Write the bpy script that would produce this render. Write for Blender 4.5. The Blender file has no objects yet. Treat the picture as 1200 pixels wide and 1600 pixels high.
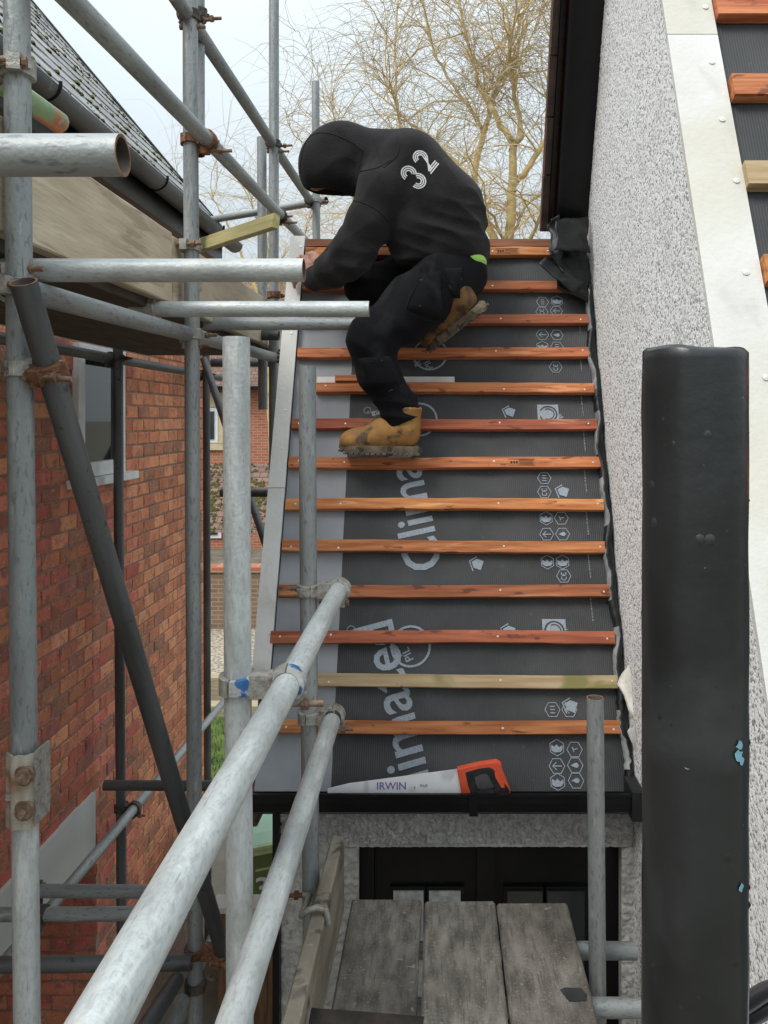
import bpy, bmesh, math, random
import numpy as np
from mathutils import Vector, Matrix, Quaternion
from mathutils.bvhtree import BVHTree
R = math.radians
rng = random.Random(7)
nrg = np.random.default_rng(3)
sc = bpy.context.scene
H = 3.6                      # eye height above the ground
F, CX, CY = 1250.0, 690.0, 653.0

# ------------------------------------------------------------------ camera
cd = bpy.data.cameras.new('camera'); cam = bpy.data.objects.new('camera', cd)
sc.collection.objects.link(cam); sc.camera = cam
cam.location = (0, 0, H); cam.rotation_euler = (R(90), 0, 0)
cd.sensor_fit = 'HORIZONTAL'; cd.sensor_width = 36; cd.lens = 36 * F / 1200
cd.shift_x = (600 - CX) / 1200; cd.shift_y = (CY - 800) / 1200
cd.clip_start = 0.05; cd.clip_end = 2000
# ------------------------------------------------------------------ world and sun (overcast)
w = bpy.data.worlds.new('World'); sc.world = w; w.use_nodes = True
nt = w.node_tree; nt.nodes.clear()
out = nt.nodes.new('ShaderNodeOutputWorld'); bg = nt.nodes.new('ShaderNodeBackground')
sky = nt.nodes.new('ShaderNodeTexSky'); sky.sky_type = 'NISHITA'; sky.sun_disc = False
sky.sun_elevation = R(52); sky.sun_rotation = R(225); sky.air_density = 1.0; sky.dust_density = 3.0
tc = nt.nodes.new('ShaderNodeTexCoord'); nz = nt.nodes.new('ShaderNodeTexNoise')
nz.inputs['Scale'].default_value = 2.2; nz.inputs['Detail'].default_value = 5
cr = nt.nodes.new('ShaderNodeValToRGB')
cr.color_ramp.elements[0].position = .3; cr.color_ramp.elements[0].color = (10.4, 11.9, 12.8, 1)
cr.color_ramp.elements[1].position = .7; cr.color_ramp.elements[1].color = (11.3, 12.5, 13.2, 1)
mx = nt.nodes.new('ShaderNodeMix'); mx.data_type = 'RGBA'; mx.inputs[0].default_value = .92
nt.links.new(tc.outputs['Generated'], nz.inputs['Vector']); nt.links.new(nz.outputs[0], cr.inputs[0])
sx = nt.nodes.new('ShaderNodeSeparateXYZ'); nt.links.new(tc.outputs['Generated'], sx.inputs[0])      # overcast sky: L = Lz (1 + 2 sin h) / 3
ma = nt.nodes.new('ShaderNodeMath'); ma.operation = 'MULTIPLY_ADD'; ma.use_clamp = False; ma.inputs[1].default_value = .667; ma.inputs[2].default_value = .333
mz = nt.nodes.new('ShaderNodeMath'); mz.operation = 'MAXIMUM'; mz.inputs[1].default_value = 0; nt.links.new(sx.outputs[2], mz.inputs[0]); nt.links.new(mz.outputs[0], ma.inputs[0])
vm = nt.nodes.new('ShaderNodeVectorMath'); vm.operation = 'SCALE'; nt.links.new(cr.outputs[0], vm.inputs[0]); nt.links.new(ma.outputs[0], vm.inputs['Scale'])
nt.links.new(sky.outputs[0], mx.inputs[6]); nt.links.new(vm.outputs[0], mx.inputs[7])
nt.links.new(mx.outputs[2], bg.inputs[0]); nt.links.new(bg.outputs[0], out.inputs[0])
bg.inputs[1].default_value = 0.095
sd = bpy.data.lights.new('sun', 'SUN'); sun = bpy.data.objects.new('sun', sd); sc.collection.objects.link(sun)
sd.energy = 1.5; sd.angle = R(25); sd.color = (1, .965, .92)
sun.rotation_euler = (R(38), 0, R(-45))
vs = sc.view_settings
vs.view_transform = 'Standard'; vs.look = 'None'; vs.exposure = 0.6; vs.gamma = 1; vs.use_curve_mapping = False
sc.cycles.max_bounces = 8; sc.cycles.use_denoising = True

# ------------------------------------------------------------------ helpers
def P(px, py, Y): return Vector(((px - CX) / F * Y, Y, H + (CY - py) / F * Y))
def link(o): sc.collection.objects.link(o); return o
def tag(o, label=None, cat=None, group=None, kind=None):
    if label: o['label'] = label
    if cat: o['category'] = cat
    if group: o['group'] = group
    if kind: o['kind'] = kind
    return o
def empty(name, loc, label=None, cat=None, group=None):
    o = bpy.data.objects.new(name, None); link(o); o.location = loc; o.empty_display_size = .1
    return tag(o, label, cat, group)
def wmat(q):
    M = Matrix.LocRotScale(q.location, q.rotation_euler, q.scale)
    return M if q.parent is None else wmat(q.parent) @ q.matrix_parent_inverse @ M
def setpar(o, p):
    o.parent = p; o.matrix_parent_inverse = wmat(p).inverted()
    return o
class MB:
    def __init__(s): s.v = []; s.f = []; s.m = []; s.sm = []
    def add(s, vs, fs, mi=0, smooth=False):
        n = len(s.v); s.v += [tuple(x) for x in vs]
        for f in fs: s.f.append(tuple(n + i for i in f)); s.m.append(mi); s.sm.append(smooth)
        return s
    def box(s, lo, hi, mi=0, M=None):
        x0, y0, z0 = lo; x1, y1, z1 = hi
        v = [Vector(a) for a in ((x0,y0,z0),(x1,y0,z0),(x1,y1,z0),(x0,y1,z0),(x0,y0,z1),(x1,y0,z1),(x1,y1,z1),(x0,y1,z1))]
        if M is not None: v = [M @ a for a in v]
        return s.add(v, [(0,3,2,1),(4,5,6,7),(0,1,5,4),(1,2,6,5),(2,3,7,6),(3,0,4,7)], mi)
    def cyl(s, a, b, r0, r1=None, n=12, mi=0, caps=True, smooth=True):
        a = Vector(a); b = Vector(b); r1 = r0 if r1 is None else r1
        q = (b - a).to_track_quat('Z', 'Y'); vs = []
        for k, (p, r) in enumerate(((a, r0), (b, r1))):
            for i in range(n):
                t = 2 * math.pi * i / n; vs.append(p + q @ Vector((r * math.cos(t), r * math.sin(t), 0)))
        s.add(vs, [(i, (i + 1) % n, n + (i + 1) % n, n + i) for i in range(n)], mi, smooth)
        if caps: s.add(vs, [tuple(range(n))[::-1], tuple(range(n, 2 * n))], mi)
        return s
    def path(s, pts, rad, n=6, mi=0, smooth=True, cap=True):
        pts = [Vector(p) for p in pts]; m = len(pts); vs = []; x = None
        for k, p in enumerate(pts):
            d = (pts[min(k + 1, m - 1)] - pts[max(k - 1, 0)]).normalized()
            if x is None: x = d.orthogonal().normalized()
            else:
                x = (x - d * x.dot(d)); x = x.normalized() if x.length > 1e-6 else d.orthogonal().normalized()
            y = d.cross(x); r = rad[k] if hasattr(rad, '__len__') else rad
            for i in range(n):
                t = 2 * math.pi * i / n; vs.append(p + x * (r * math.cos(t)) + y * (r * math.sin(t)))
        fs = [(k*n+i, k*n+(i+1)%n, (k+1)*n+(i+1)%n, (k+1)*n+i) for k in range(m-1) for i in range(n)]
        s.add(vs, fs, mi, smooth)
        if cap: s.add([vs[i] for i in range(n)] + vs[-n:], [tuple(range(n))[::-1], tuple(range(n, 2*n))], mi)
        return s
    def obj(s, name, mats, parent=None, M=None):
        me = bpy.data.meshes.new(name); me.from_pydata(s.v, [], s.f)
        for m in (mats if isinstance(mats, (list, tuple)) else [mats]): me.materials.append(m)
        me.polygons.foreach_set('material_index', s.m); me.polygons.foreach_set('use_smooth', s.sm); me.update()
        o = bpy.data.objects.new(name, me); link(o)
        if M is not None: o.matrix_world = M
        if parent is not None: setpar(o, parent)
        return o

# ------------------------------------------------------------------ materials
def mk(name, c1, c2, scale=8, rough=.7, metal=0, st=(1,1,1), bump=0, bscale=60, rnd=.0, spots=None, lo=.35, hi=.65,
       detail=6, spec=.4, wave=None, streak=None, bst=None, hue=0, sheen=0):
    m = bpy.data.materials.new(name); m.use_nodes = True; n = m.node_tree.nodes; L = m.node_tree.links
    b = n['Principled BSDF']; b.inputs['Roughness'].default_value = rough; b.inputs['Metallic'].default_value = metal
    b.inputs['Specular IOR Level'].default_value = spec
    if sheen: b.inputs['Sheen Weight'].default_value = sheen; b.inputs['Sheen Roughness'].default_value = .6
    t = n.new('ShaderNodeTexCoord'); oi = n.new('ShaderNodeObjectInfo')
    off = n.new('ShaderNodeVectorMath'); off.operation = 'MULTIPLY_ADD'
    cmb = n.new('ShaderNodeCombineXYZ')
    for i in range(3): L.new(oi.outputs['Random'], cmb.inputs[i])
    L.new(cmb.outputs[0], off.inputs[0]); off.inputs[1].default_value = (37, 17, 23); L.new(t.outputs['Object'], off.inputs[2])
    def noise(sc_, stv, det=detail, dist=0.0):
        mp = n.new('ShaderNodeMapping'); mp.inputs['Scale'].default_value = stv; L.new(off.outputs[0], mp.inputs[0])
        z = n.new('ShaderNodeTexNoise'); z.inputs['Scale'].default_value = sc_; z.inputs['Detail'].default_value = det
        z.inputs['Distortion'].default_value = dist; L.new(mp.outputs[0], z.inputs['Vector']); return z
    z = noise(scale, st)
    r = n.new('ShaderNodeValToRGB'); e = r.color_ramp.elements
    e[0].position = lo; e[0].color = (*c1, 1); e[1].position = hi; e[1].color = (*c2, 1); L.new(z.outputs[0], r.inputs[0])
    col = r.outputs[0]
    for sp in (spots or []):        # (colour, scale, threshold, softness, strength, stretch)
        c3, s3, th, so, stn = sp[:5]; st3 = sp[5] if len(sp) > 5 else (1,1,1)
        z3 = noise(s3, st3, 4, .4); r3 = n.new('ShaderNodeValToRGB'); e3 = r3.color_ramp.elements
        e3[0].position = th; e3[0].color = (0,0,0,1); e3[1].position = th + so; e3[1].color = (stn,)*3 + (1,)
        L.new(z3.outputs[0], r3.inputs[0]); mm = n.new('ShaderNodeMix'); mm.data_type = 'RGBA'
        L.new(r3.outputs[0], mm.inputs[0]); L.new(col, mm.inputs[6]); mm.inputs[7].default_value = (*c3, 1); col = mm.outputs[2]
    if rnd or hue:
        hs = n.new('ShaderNodeHueSaturation'); mr = n.new('ShaderNodeMapRange')
        mr.inputs[3].default_value = 1 - rnd; mr.inputs[4].default_value = 1 + rnd
        L.new(oi.outputs['Random'], mr.inputs[0]); L.new(mr.outputs[0], hs.inputs['Value']); L.new(col, hs.inputs['Color'])
        if hue:
            wn = n.new('ShaderNodeTexWhiteNoise'); wn.noise_dimensions = '1D'; L.new(oi.outputs['Random'], wn.inputs['W'])
            mr2 = n.new('ShaderNodeMapRange'); mr2.inputs[3].default_value = .5 - hue; mr2.inputs[4].default_value = .5 + hue
            L.new(wn.outputs[0], mr2.inputs[0]); L.new(mr2.outputs[0], hs.inputs['Hue'])
        col = hs.outputs[0]
    L.new(col, b.inputs['Base Color'])
    if bump:
        bz = noise(bscale, bst or (1,1,1), 4); h = bz.outputs[0]
        if wave:
            mp = n.new('ShaderNodeMapping'); L.new(t.outputs['Object'], mp.inputs[0])
            wv = n.new('ShaderNodeTexWave'); wv.inputs['Scale'].default_value = wave[0]; wv.bands_direction = wave[1]
            wv.inputs['Distortion'].default_value = .6; wv.inputs['Detail'].default_value = 1; L.new(mp.outputs[0], wv.inputs[0])
            ad = n.new('ShaderNodeMath'); ad.operation = 'ADD'; L.new(h, ad.inputs[0]); L.new(wv.outputs[1], ad.inputs[1]); h = ad.outputs[0]
        bp = n.new('ShaderNodeBump'); bp.inputs['Strength'].default_value = bump; bp.inputs['Distance'].default_value = .004
        L.new(h, bp.inputs['Height']); L.new(bp.outputs[0], b.inputs['Normal'])
    return m
def plain(name, c, rough=.6, metal=0, **k): return mk(name, tuple(x*.9 for x in c), tuple(min(1,x*1.08) for x in c), 14, rough, metal, **k)
M_galv = mk('galvanised_steel', (.47,.495,.485), (.66,.69,.675), 24, .46, .2, st=(1,1,.16), bump=.3, bscale=140, rnd=.08,
            spots=[((.36,.38,.375), 190, .47, .22, .6, (1,1,.35)), ((.80,.82,.80), 60, .55, .2, .7, (1,1,.15)), ((.30,.31,.30), 9, .5, .25, .5), ((.13,.13,.125), 170, .68, .05, .55, (1.4,1.4,.10)), ((.20,.13,.08), 11, .74, .05, .5)])
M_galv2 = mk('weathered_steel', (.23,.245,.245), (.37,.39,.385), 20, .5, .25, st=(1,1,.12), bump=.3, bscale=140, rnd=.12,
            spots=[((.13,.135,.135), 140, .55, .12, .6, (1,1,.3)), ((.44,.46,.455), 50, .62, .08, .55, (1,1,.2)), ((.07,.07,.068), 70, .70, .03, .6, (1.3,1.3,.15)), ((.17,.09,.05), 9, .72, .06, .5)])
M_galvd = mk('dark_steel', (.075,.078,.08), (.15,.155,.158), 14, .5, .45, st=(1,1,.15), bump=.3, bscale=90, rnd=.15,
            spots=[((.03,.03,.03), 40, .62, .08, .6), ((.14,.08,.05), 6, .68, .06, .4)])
M_rust = mk('rusty_cut_end', (.16,.075,.04), (.33,.19,.12), 60, .85, .1, bump=.5, bscale=200)
M_inner = mk('tube_inside', (.10,.085,.07), (.22,.19,.16), 30, .8, .2)
M_coup = mk('coupler_steel', (.30,.29,.26), (.48,.46,.41), 60, .55, .4, bump=.6, bscale=150, rnd=.15, spots=[((.20,.10,.05), 30, .58, .1, .8)])
M_coupr = mk('rusty_coupler', (.10,.045,.025), (.26,.12,.06), 60, .85, .15, bump=.8, bscale=150, rnd=.15, spots=[((.33,.31,.28), 35, .62, .06, .6)])
M_coupd = mk('dark_coupler', (.05,.045,.04), (.13,.11,.09), 60, .7, .3, bump=.8, bscale=150, rnd=.15, spots=[((.17,.08,.04), 30, .6, .08, .7)])
M_coupb = mk('blue_painted_coupler', (.035,.12,.30), (.05,.17,.40), 60, .45, .1, bump=.4, bscale=150, spots=[((.45,.45,.43), 30, .47, .05, 1)])
M_bolt = mk('bolt_rust', (.17,.095,.06), (.32,.22,.155), 80, .75, .3, bump=.5, bscale=200)
M_batten = mk('orange_treated_batten', (.60,.225,.09), (.36,.105,.04), 5, .75, 0, st=(.9,14,14), bump=.35, bscale=30, bst=(1,20,20), rnd=.24, hue=.010,
              spots=[((.14,.04,.018), 15, .63, .05, .8, (.8,2.4,2.4)), ((.74,.34,.15), 7, .60, .08, .7, (.6,6,6)), ((.10,.035,.02), 60, .70, .05, .6)])
M_battr = mk('damp_red_batten', (.46,.15,.07), (.27,.078,.036), 5, .75, 0, st=(.9,14,14), bump=.35, bscale=30, bst=(1,20,20), rnd=.12, hue=.008,
              spots=[((.12,.035,.02), 15, .62, .05, .8, (.8,2.4,2.4)), ((.62,.30,.16), 7, .62, .08, .6, (.6,6,6))])
M_battg = mk('green_treated_batten', (.38,.27,.14), (.50,.38,.23), 5, .8, 0, st=(.9,14,14), bump=.35, bscale=30, bst=(1,20,20),
              spots=[((.20,.19,.06), 2.4, .55, .05, .85), ((.15,.09,.04), 20, .68, .05, .7)])
M_battd = mk('damp_brown_batten', (.16,.06,.03), (.27,.11,.055), 5, .8, 0, st=(.9,14,14), bump=.3, bscale=30, bst=(1,20,20), rnd=.1)
M_newwood = mk('pale_green_timber', (.36,.31,.13), (.50,.44,.22), 5, .75, 0, st=(14,.9,14), bump=.3, bscale=30, bst=(20,1,20), rnd=.08)
M_memb = mk('breather_membrane', (.042,.043,.045), (.062,.063,.065), 5, .6, 0, bump=.26, bscale=25, wave=(42,'X'),
            spots=[((.17,.17,.17), 230, .68, .05, .6), ((.12,.12,.12), 60, .66, .08, .4), ((.095,.095,.097), 3, .55, .2, .5)], spec=.35)
M_lap = mk('grey_membrane_lap', (.27,.28,.30), (.34,.35,.37), 6, .5, 0, bump=.5, bscale=12)
M_print = mk('pale_blue_print', (.24,.285,.335), (.34,.385,.435), 160, .7, 0, lo=.3, hi=.6, spots=[((.08,.085,.09), 260, .62, .06, .7)])
M_printf = mk('faint_print', (.13,.145,.16), (.24,.26,.28), 160, .7, 0, lo=.3, hi=.6)
M_ink = mk('dark_ink', (.05,.02,.012), (.10,.035,.02), 80, .8)
M_cem = mk('fibre_cement', (.66,.645,.605), (.76,.75,.72), 5, .8, 0, bump=.35, bscale=70, spots=[((.42,.38,.26), 4, .60, .12, .45), ((.25,.23,.2), 80, .72, .04, .7)])
M_cemr = mk('damp_fibre_cement', (.66,.645,.60), (.76,.75,.73), 3.5, .8, 0, bump=.4, bscale=60, spots=[((.58,.55,.42), 2.2, .50, .15, .5), ((.45,.44,.4), 8, .62, .1, .4, (1,1,.3))])
M_black = mk('black_plastic', (.004,.004,.0045), (.009,.009,.010), 6, .32, 0, bump=.06, bscale=40, spec=.22, spots=[((.05,.05,.048), 30, .68, .1, .4)])
M_blackp = mk('black_gloss_paint', (.013,.0145,.015), (.024,.026,.027), 6, .30, 0, bump=.2, bscale=60, spec=.5,
              spots=[((.30,.31,.31), 85, .745, .015, .8), ((.06,.065,.067), 5, .5, .2, .6)])
M_blue = plain('blue_paint_chip', (.22,.45,.55), .6)
M_lead = mk('black_flashing', (.007,.0075,.008), (.018,.019,.02), 12, .45, 0, bump=1, bscale=18, spec=.3, spots=[((.09,.095,.10), 22, .66, .1, .4)])
M_torn = mk('torn_grey_membrane', (.12,.125,.125), (.30,.31,.31), 14, .7, 0, bump=.6, bscale=40)
M_nail = plain('galvanised_nail', (.75,.74,.70), .4, .4)
M_slate = mk('weathered_slate', (.27,.265,.265), (.44,.435,.43), 14, .7, 0, bump=.5, bscale=40, rnd=.2,
             spots=[((.60,.59,.56), 26, .58, .06, .6), ((.12,.115,.11), 16, .58, .1, .6)])
M_moss = mk('moss', (.055,.06,.012), (.13,.12,.03), 60, 1, 0, bump=1, bscale=150)
M_board = mk('pale_scaffold_board', (.48,.395,.28), (.60,.51,.38), 4, .85, 0, st=(6,1,6), bump=.5, bscale=12, bst=(10,1,10), rnd=.1,
             spots=[((.33,.26,.17), 5, .56, .06, .6, (5,.7,9)), ((.2,.15,.1), 16, .7, .05, .7, (1,.4,1))])
M_plank = mk('dirty_scaffold_plank', (.13,.115,.095), (.34,.305,.26), 14, .9, 0, st=(2.5,.8,1), bump=1, bscale=160, rnd=.14, detail=12, lo=.3, hi=.7,
             spots=[((.40,.37,.33), 130, .56, .10, .55), ((.05,.044,.038), 3.2, .50, .25, .75), ((.06,.053,.046), 60, .54, .14, .45, (3,.25,1)), ((.50,.47,.43), 50, .66, .06, .5)])
M_toe = mk('toe_board', (.19,.165,.125), (.31,.275,.215), 5, .9, 0, st=(3,.8,3), bump=.7, bscale=60, spots=[((.05,.042,.034), 9, .58, .08, .85), ((.42,.38,.32), 30, .62, .06, .5)])
M_under = mk('painted_shade_board', (.055,.045,.035), (.10,.08,.06), 6, .9, 0, st=(6,1,6), bump=.3)  # deck boards: shade below the deck is put into this dark colour
def brickm(name, c1, c2, rnd):
    return mk(name, c1, c2, 9, .9, 0, bump=.9, bscale=70, rnd=rnd, hue=.012,
             spots=[((.15,.11,.095), 20, .52, .2, .8), ((.74,.38,.26), 40, .60, .08, .5), ((.07,.055,.05), 80, .62, .06, .6)])
M_brick = brickm('red_brick', (.70,.235,.14), (.54,.165,.098), .20)
M_brick2 = brickm('pale_red_brick', (.78,.30,.18), (.66,.225,.13), .1)
M_brick3 = brickm('dark_brown_brick', (.46,.175,.115), (.35,.135,.095), .1)
M_brick4 = brickm('deep_red_brick', (.58,.175,.105), (.45,.135,.082), .1)
M_mortar = mk('lime_mortar', (.26,.165,.12), (.38,.255,.19), 40, .95, 0, bump=1, bscale=120)
M_render = mk('white_pebbledash', (.27,.27,.265), (.95,.95,.94), 130, .85, 0, bump=.9, bscale=130, lo=.37, hi=.49, detail=2.5,
              spots=[((.66,.65,.63), 3, .55, .2, .3)])
M_rough = mk('grey_roughcast', (.40,.385,.365), (.56,.545,.52), 40, .9, 0, bump=1, bscale=60, spots=[((.12,.11,.10), 60, .60, .08, .45), ((.28,.26,.24), 5, .55, .15, .6)])
M_cream = mk('cream_mortar_patch', (.66,.63,.55), (.78,.76,.70), 20, .9, 0, bump=1, bscale=50)
M_white = plain('white_upvc', (.80,.81,.81), .35)
M_glass = plain('window_glass', (.02,.025,.022), .03, spec=.9)
M_frost = mk('frosted_glass_painted_reflection', (.36,.385,.39), (.58,.60,.61), 40, .35, 0, bump=.6, bscale=120, spec=.6)  # frosted panes, their reflection painted in as a pale grey tone
M_dglass = plain('dark_door_glass', (.02,.024,.026), .12, spec=.7)
M_panel = mk('grey_panel', (.60,.60,.57), (.68,.68,.65), 3, .6, 0, bump=.05)
M_hood = mk('black_hoodie_cotton', (.0125,.0115,.0125), (.021,.0195,.0205), 9, .95, 0, bump=.6, bscale=150, spec=.06, sheen=.08,
            spots=[((.036,.033,.033), 6, .54, .2, .6)])
M_trou = mk('black_work_trousers', (.0065,.0065,.0078), (.0115,.0115,.0135), 9, .9, 0, bump=.6, bscale=160, spec=.08, sheen=.02,
            spots=[((.13,.13,.13), 34, .70, .03, .55), ((.035,.035,.038), 6, .58, .15, .5)])
M_boot = mk('tan_nubuck', (.42,.22,.065), (.30,.145,.045), 14, .85, 0, bump=.6, bscale=120, spots=[((.085,.062,.04), 17, .53, .10, .9), ((.2,.15,.1), 40, .6, .06, .5)])
M_boot2 = mk('muddy_nubuck', (.24,.12,.04), (.15,.08,.033), 14, .9, 0, bump=.6, bscale=120, spots=[((.06,.045,.03), 17, .50, .10, .9), ((.42,.22,.05), 26, .62, .05, .7)])
M_sole = mk('muddy_rubber_sole', (.10,.078,.052), (.19,.15,.105), 30, .95, 0, bump=.8, bscale=90, spots=[((.03,.025,.02), 22, .57, .06, .8)])
M_skin = mk('skin', (.42,.20,.14), (.52,.27,.19), 30, .55, 0, bump=.4, bscale=160, spots=[((.30,.11,.075), 26, .56, .12, .5)])
M_lace = plain('tan_lace', (.30,.21,.11), .9)
M_hivis = plain('lime_shirt', (.40,.72,.16), .8)
M_numw = mk('white_transfer', (.55,.55,.55), (.68,.68,.68), 120, .7)
M_steel = mk('saw_blade_steel', (.90,.91,.92), (.96,.96,.97), 9, .45, .0, bump=.05, spots=[((.45,.45,.46), 9, .6, .1, .5)])
M_red = plain('orange_red_plastic', (.72,.10,.045), .4)
M_grip = mk('black_rubber_grip', (.012,.012,.013), (.025,.025,.026), 30, .7, 0, bump=.6, bscale=120)
M_purple = plain('purple_print', (.25,.17,.42), .6)
M_bin = mk('green_bin_plastic', (.13,.165,.055), (.16,.195,.07), 8, .5, 0, bump=.1)
M_lid = mk('pale_green_lid', (.30,.47,.33), (.36,.54,.39), 5, .5, 0, bump=.1)
M_lidrim = plain('lid_rim', (.40,.47,.22), .5)
M_num = plain('white_sticker', (.72,.70,.66), .6)
M_bark = mk('golden_bark', (.50,.37,.16), (.66,.51,.24), 10, .9, 0, bump=.6, bscale=30, spots=[((.13,.11,.075), 5, .56, .15, .7)])
M_twig = mk('golden_twigs', (.80,.61,.29), (.64,.47,.21), 2, .85, 0)
M_twigg = mk('grey_twigs', (.48,.40,.28), (.60,.49,.31), 2, .85, 0)
M_grass = mk('lawn_grass', (.05,.085,.015), (.11,.15,.03), 7, .95)
M_ground = mk('earth_and_paving', (.10,.085,.06), (.20,.18,.14), 2, .95, 0, bump=.6, bscale=20)
M_gravel = mk('pale_gravel', (.20,.165,.115), (.46,.40,.31), 22, .95, 0, bump=1, bscale=30, lo=.42, hi=.58)
M_sleeper = mk('timber_sleeper', (.30,.25,.16), (.44,.38,.25), 6, .9, 0, st=(1,8,8))
M_fence = mk('fence_timber', (.16,.085,.045), (.26,.15,.08), 6, .9, 0, st=(8,8,1))
M_fenceg = mk('grey_fence_timber', (.20,.17,.12), (.32,.27,.19), 6, .9, 0, st=(8,8,1))
M_lint = mk('sandstone', (.55,.43,.26), (.64,.52,.33), 6, .9)
M_green = mk('green_red_painted_tube', (.23,.36,.18), (.32,.45,.26), 9, .5, .1, spots=[((.55,.16,.08), 5, .57, .06, .85), ((.4,.4,.38), 30, .6, .05, .7)])
def brickmat(name, c1, c2, mo, s=1.0, bw=.225, rh=.075):
    m = bpy.data.materials.new(name); m.use_nodes = True; n = m.node_tree.nodes; L = m.node_tree.links
    b = n['Principled BSDF']; b.inputs['Roughness'].default_value = .9
    t = n.new('ShaderNodeTexCoord'); mp = n.new('ShaderNodeMapping'); mp.inputs['Rotation'].default_value = (R(90), 0, 0)
    k = n.new('ShaderNodeTexBrick'); k.inputs['Color1'].default_value = (*c1, 1); k.inputs['Color2'].default_value = (*c2, 1)
    k.inputs['Mortar'].default_value = (*mo, 1); k.inputs['Scale'].default_value = s; k.inputs['Brick Width'].default_value = bw
    k.inputs['Row Height'].default_value = rh; k.inputs['Mortar Size'].default_value = .009
    L.new(t.outputs['Object'], mp.inputs[0]); L.new(mp.outputs[0], k.inputs['Vector']); L.new(k.outputs[0], b.inputs['Base Color'])
    return m
M_brickfar = brickmat('distant_red_brick', (.46,.16,.085), (.36,.115,.06), (.42,.30,.22))
M_brickold = brickmat('old_garden_brick', (.27,.17,.10), (.20,.12,.08), (.30,.26,.20))
M_tilefar = brickmat('distant_plain_tiles', (.24,.14,.10), (.17,.10,.075), (.06,.045,.04), 1, .17, .10)

# ------------------------------------------------------------------ ground and far setting
def sheet(name, x0, x1, y0, y1, z, mat):
    b = MB().add([(x0,y0,z),(x1,y0,z),(x1,y1,z),(x0,y1,z)], [(0,1,2,3)]); return b.obj(name, mat)
tag(sheet('ground', -400, 400, -400, 800, 0, M_ground), 'earth and paving ground around the houses', 'ground', kind='structure')
tag(sheet('lawn', -5.5, 1.5, 6.9, 9.6, .012, M_grass), 'strip of green lawn beyond the scaffold', 'lawn', kind='structure')
tag(sheet('gravel_bed', -6, 1.5, 10.4, 13.6, .012, M_gravel), 'pale gravel bed in front of the garden wall', 'gravel', kind='structure')
g = MB()
for i in range(2600):
    x = nrg.uniform(-3.6, -1.2); y = nrg.uniform(6.95, 9.5); h = nrg.uniform(.03, .08); a = nrg.uniform(0, 6.28)
    dx, dy = math.cos(a) * .006, math.sin(a) * .006; lx, ly = nrg.normal(0, .02, 2)
    g.add([(x-dx,y-dy,.012),(x+dx,y+dy,.012),(x+lx,y+ly,.012+h)], [(0,1,2)])
tag(g.obj('grass_blades', M_grass), 'short green grass blades on the lawn', 'grass', kind='stuff')
for i, (y, z, lab) in enumerate(((9.75, .12, 'front timber sleeper edging the lawn, lower of two'), (10.25, .30, 'rear timber sleeper edging the gravel bed, higher of two'))):
    o = MB().box((-4.4, y-.1, 0), (-.9, y+.1, z)).obj('timber_sleeper', M_sleeper); tag(o, lab, 'sleeper', 'sleepers by the lawn')
# garden wall
gw = empty('garden_wall', (-4, 13.8, 0), 'old brown brick garden wall with red coping behind the gravel', 'wall')
MB().box((-7, 13.7, 0), (-3.05, 13.92, .96)).obj('wall', M_brickold, gw)
MB().box((-7, 13.65, .963), (-3.05, 13.97, 1.06)).obj('coping', M_brickfar, gw)
# outbuilding with mossy roof and slate roof
ob = empty('outbuilding', (-3.6, 15, 0), 'low brick outbuilding with a mossy tile roof and slate lean-to', 'outbuilding')
MB().box((-3.0, 14.2, 0), (-1.0, 16.5, 1.0)).obj('wall', M_brickfar, ob)
rf = MB().add([(-3.08,14.0,1.02),(-1.0,14.0,1.02),(-1.0,15.6,2.0),(-2.5,15.6,2.0),(-3.08,14.0,.96),(-1.0,14.0,.96)], [(0,1,2,3),(4,5,1,0)]).obj('slate_roof', M_slate, ob)
for r_ in range(9):
    for c_ in range(6):
        x0 = -3.05 + c_ * .36 + (.18 if r_ % 2 else 0); f0 = r_ / 9; lean = .58 * f0
        if x0 + .34 > -1.0: continue
        y0 = 14.0 + 1.6 * f0; z0 = 1.03 + .98 * f0
        if x0 < -3.08 + lean: continue
        MB().box((0,0,0), (.345, .19, .012), M=Matrix.Translation((x0, y0, z0)) @ Matrix.Rotation(R(31.5), 4, 'X')).obj('slate', M_slate, rf)
mr = MB().add([(-6.2,15.7,1.35),(-2.3,15.7,1.35),(-2.3,18.0,2.55),(-6.2,18.0,2.55)], [(0,1,2,3)]).obj('mossy_roof', M_tilefar, ob)
ms = MB()
for i in range(700):
    x = nrg.uniform(-6, -2.4); f0 = nrg.uniform(0, 1); r_ = nrg.uniform(.02, .07)
    c = Vector((x, 15.7 + 2.3*f0, 1.36 + 1.2*f0)); n = 5
    vs = [c + Vector((r_*math.cos(k*6.28/n), r_*math.sin(k*6.28/n)*.8, r_*math.sin(k*6.28/n)*.4)) for k in range(n)] + [c + Vector((0,-.02,.04))]
    ms.add(vs, [(k, (k+1) % n, n) for k in range(n)])
tag(ms.obj('moss', M_moss, mr), kind='stuff')
fp = empty('garden_fence', (-7, 17, 0), 'grey vertical board garden fence in front of the far house', 'fence')
for i in range(14): MB().box((-8.0+i*.16, 16.9, 0), (-7.86+i*.16, 16.93, 2.1 - .008*i)).obj('board', M_fenceg, fp)
MB().box((-8.0, 16.88, 1.9), (-5.78, 16.9, 2.0)).obj('rail', M_fenceg, fp)
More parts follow.
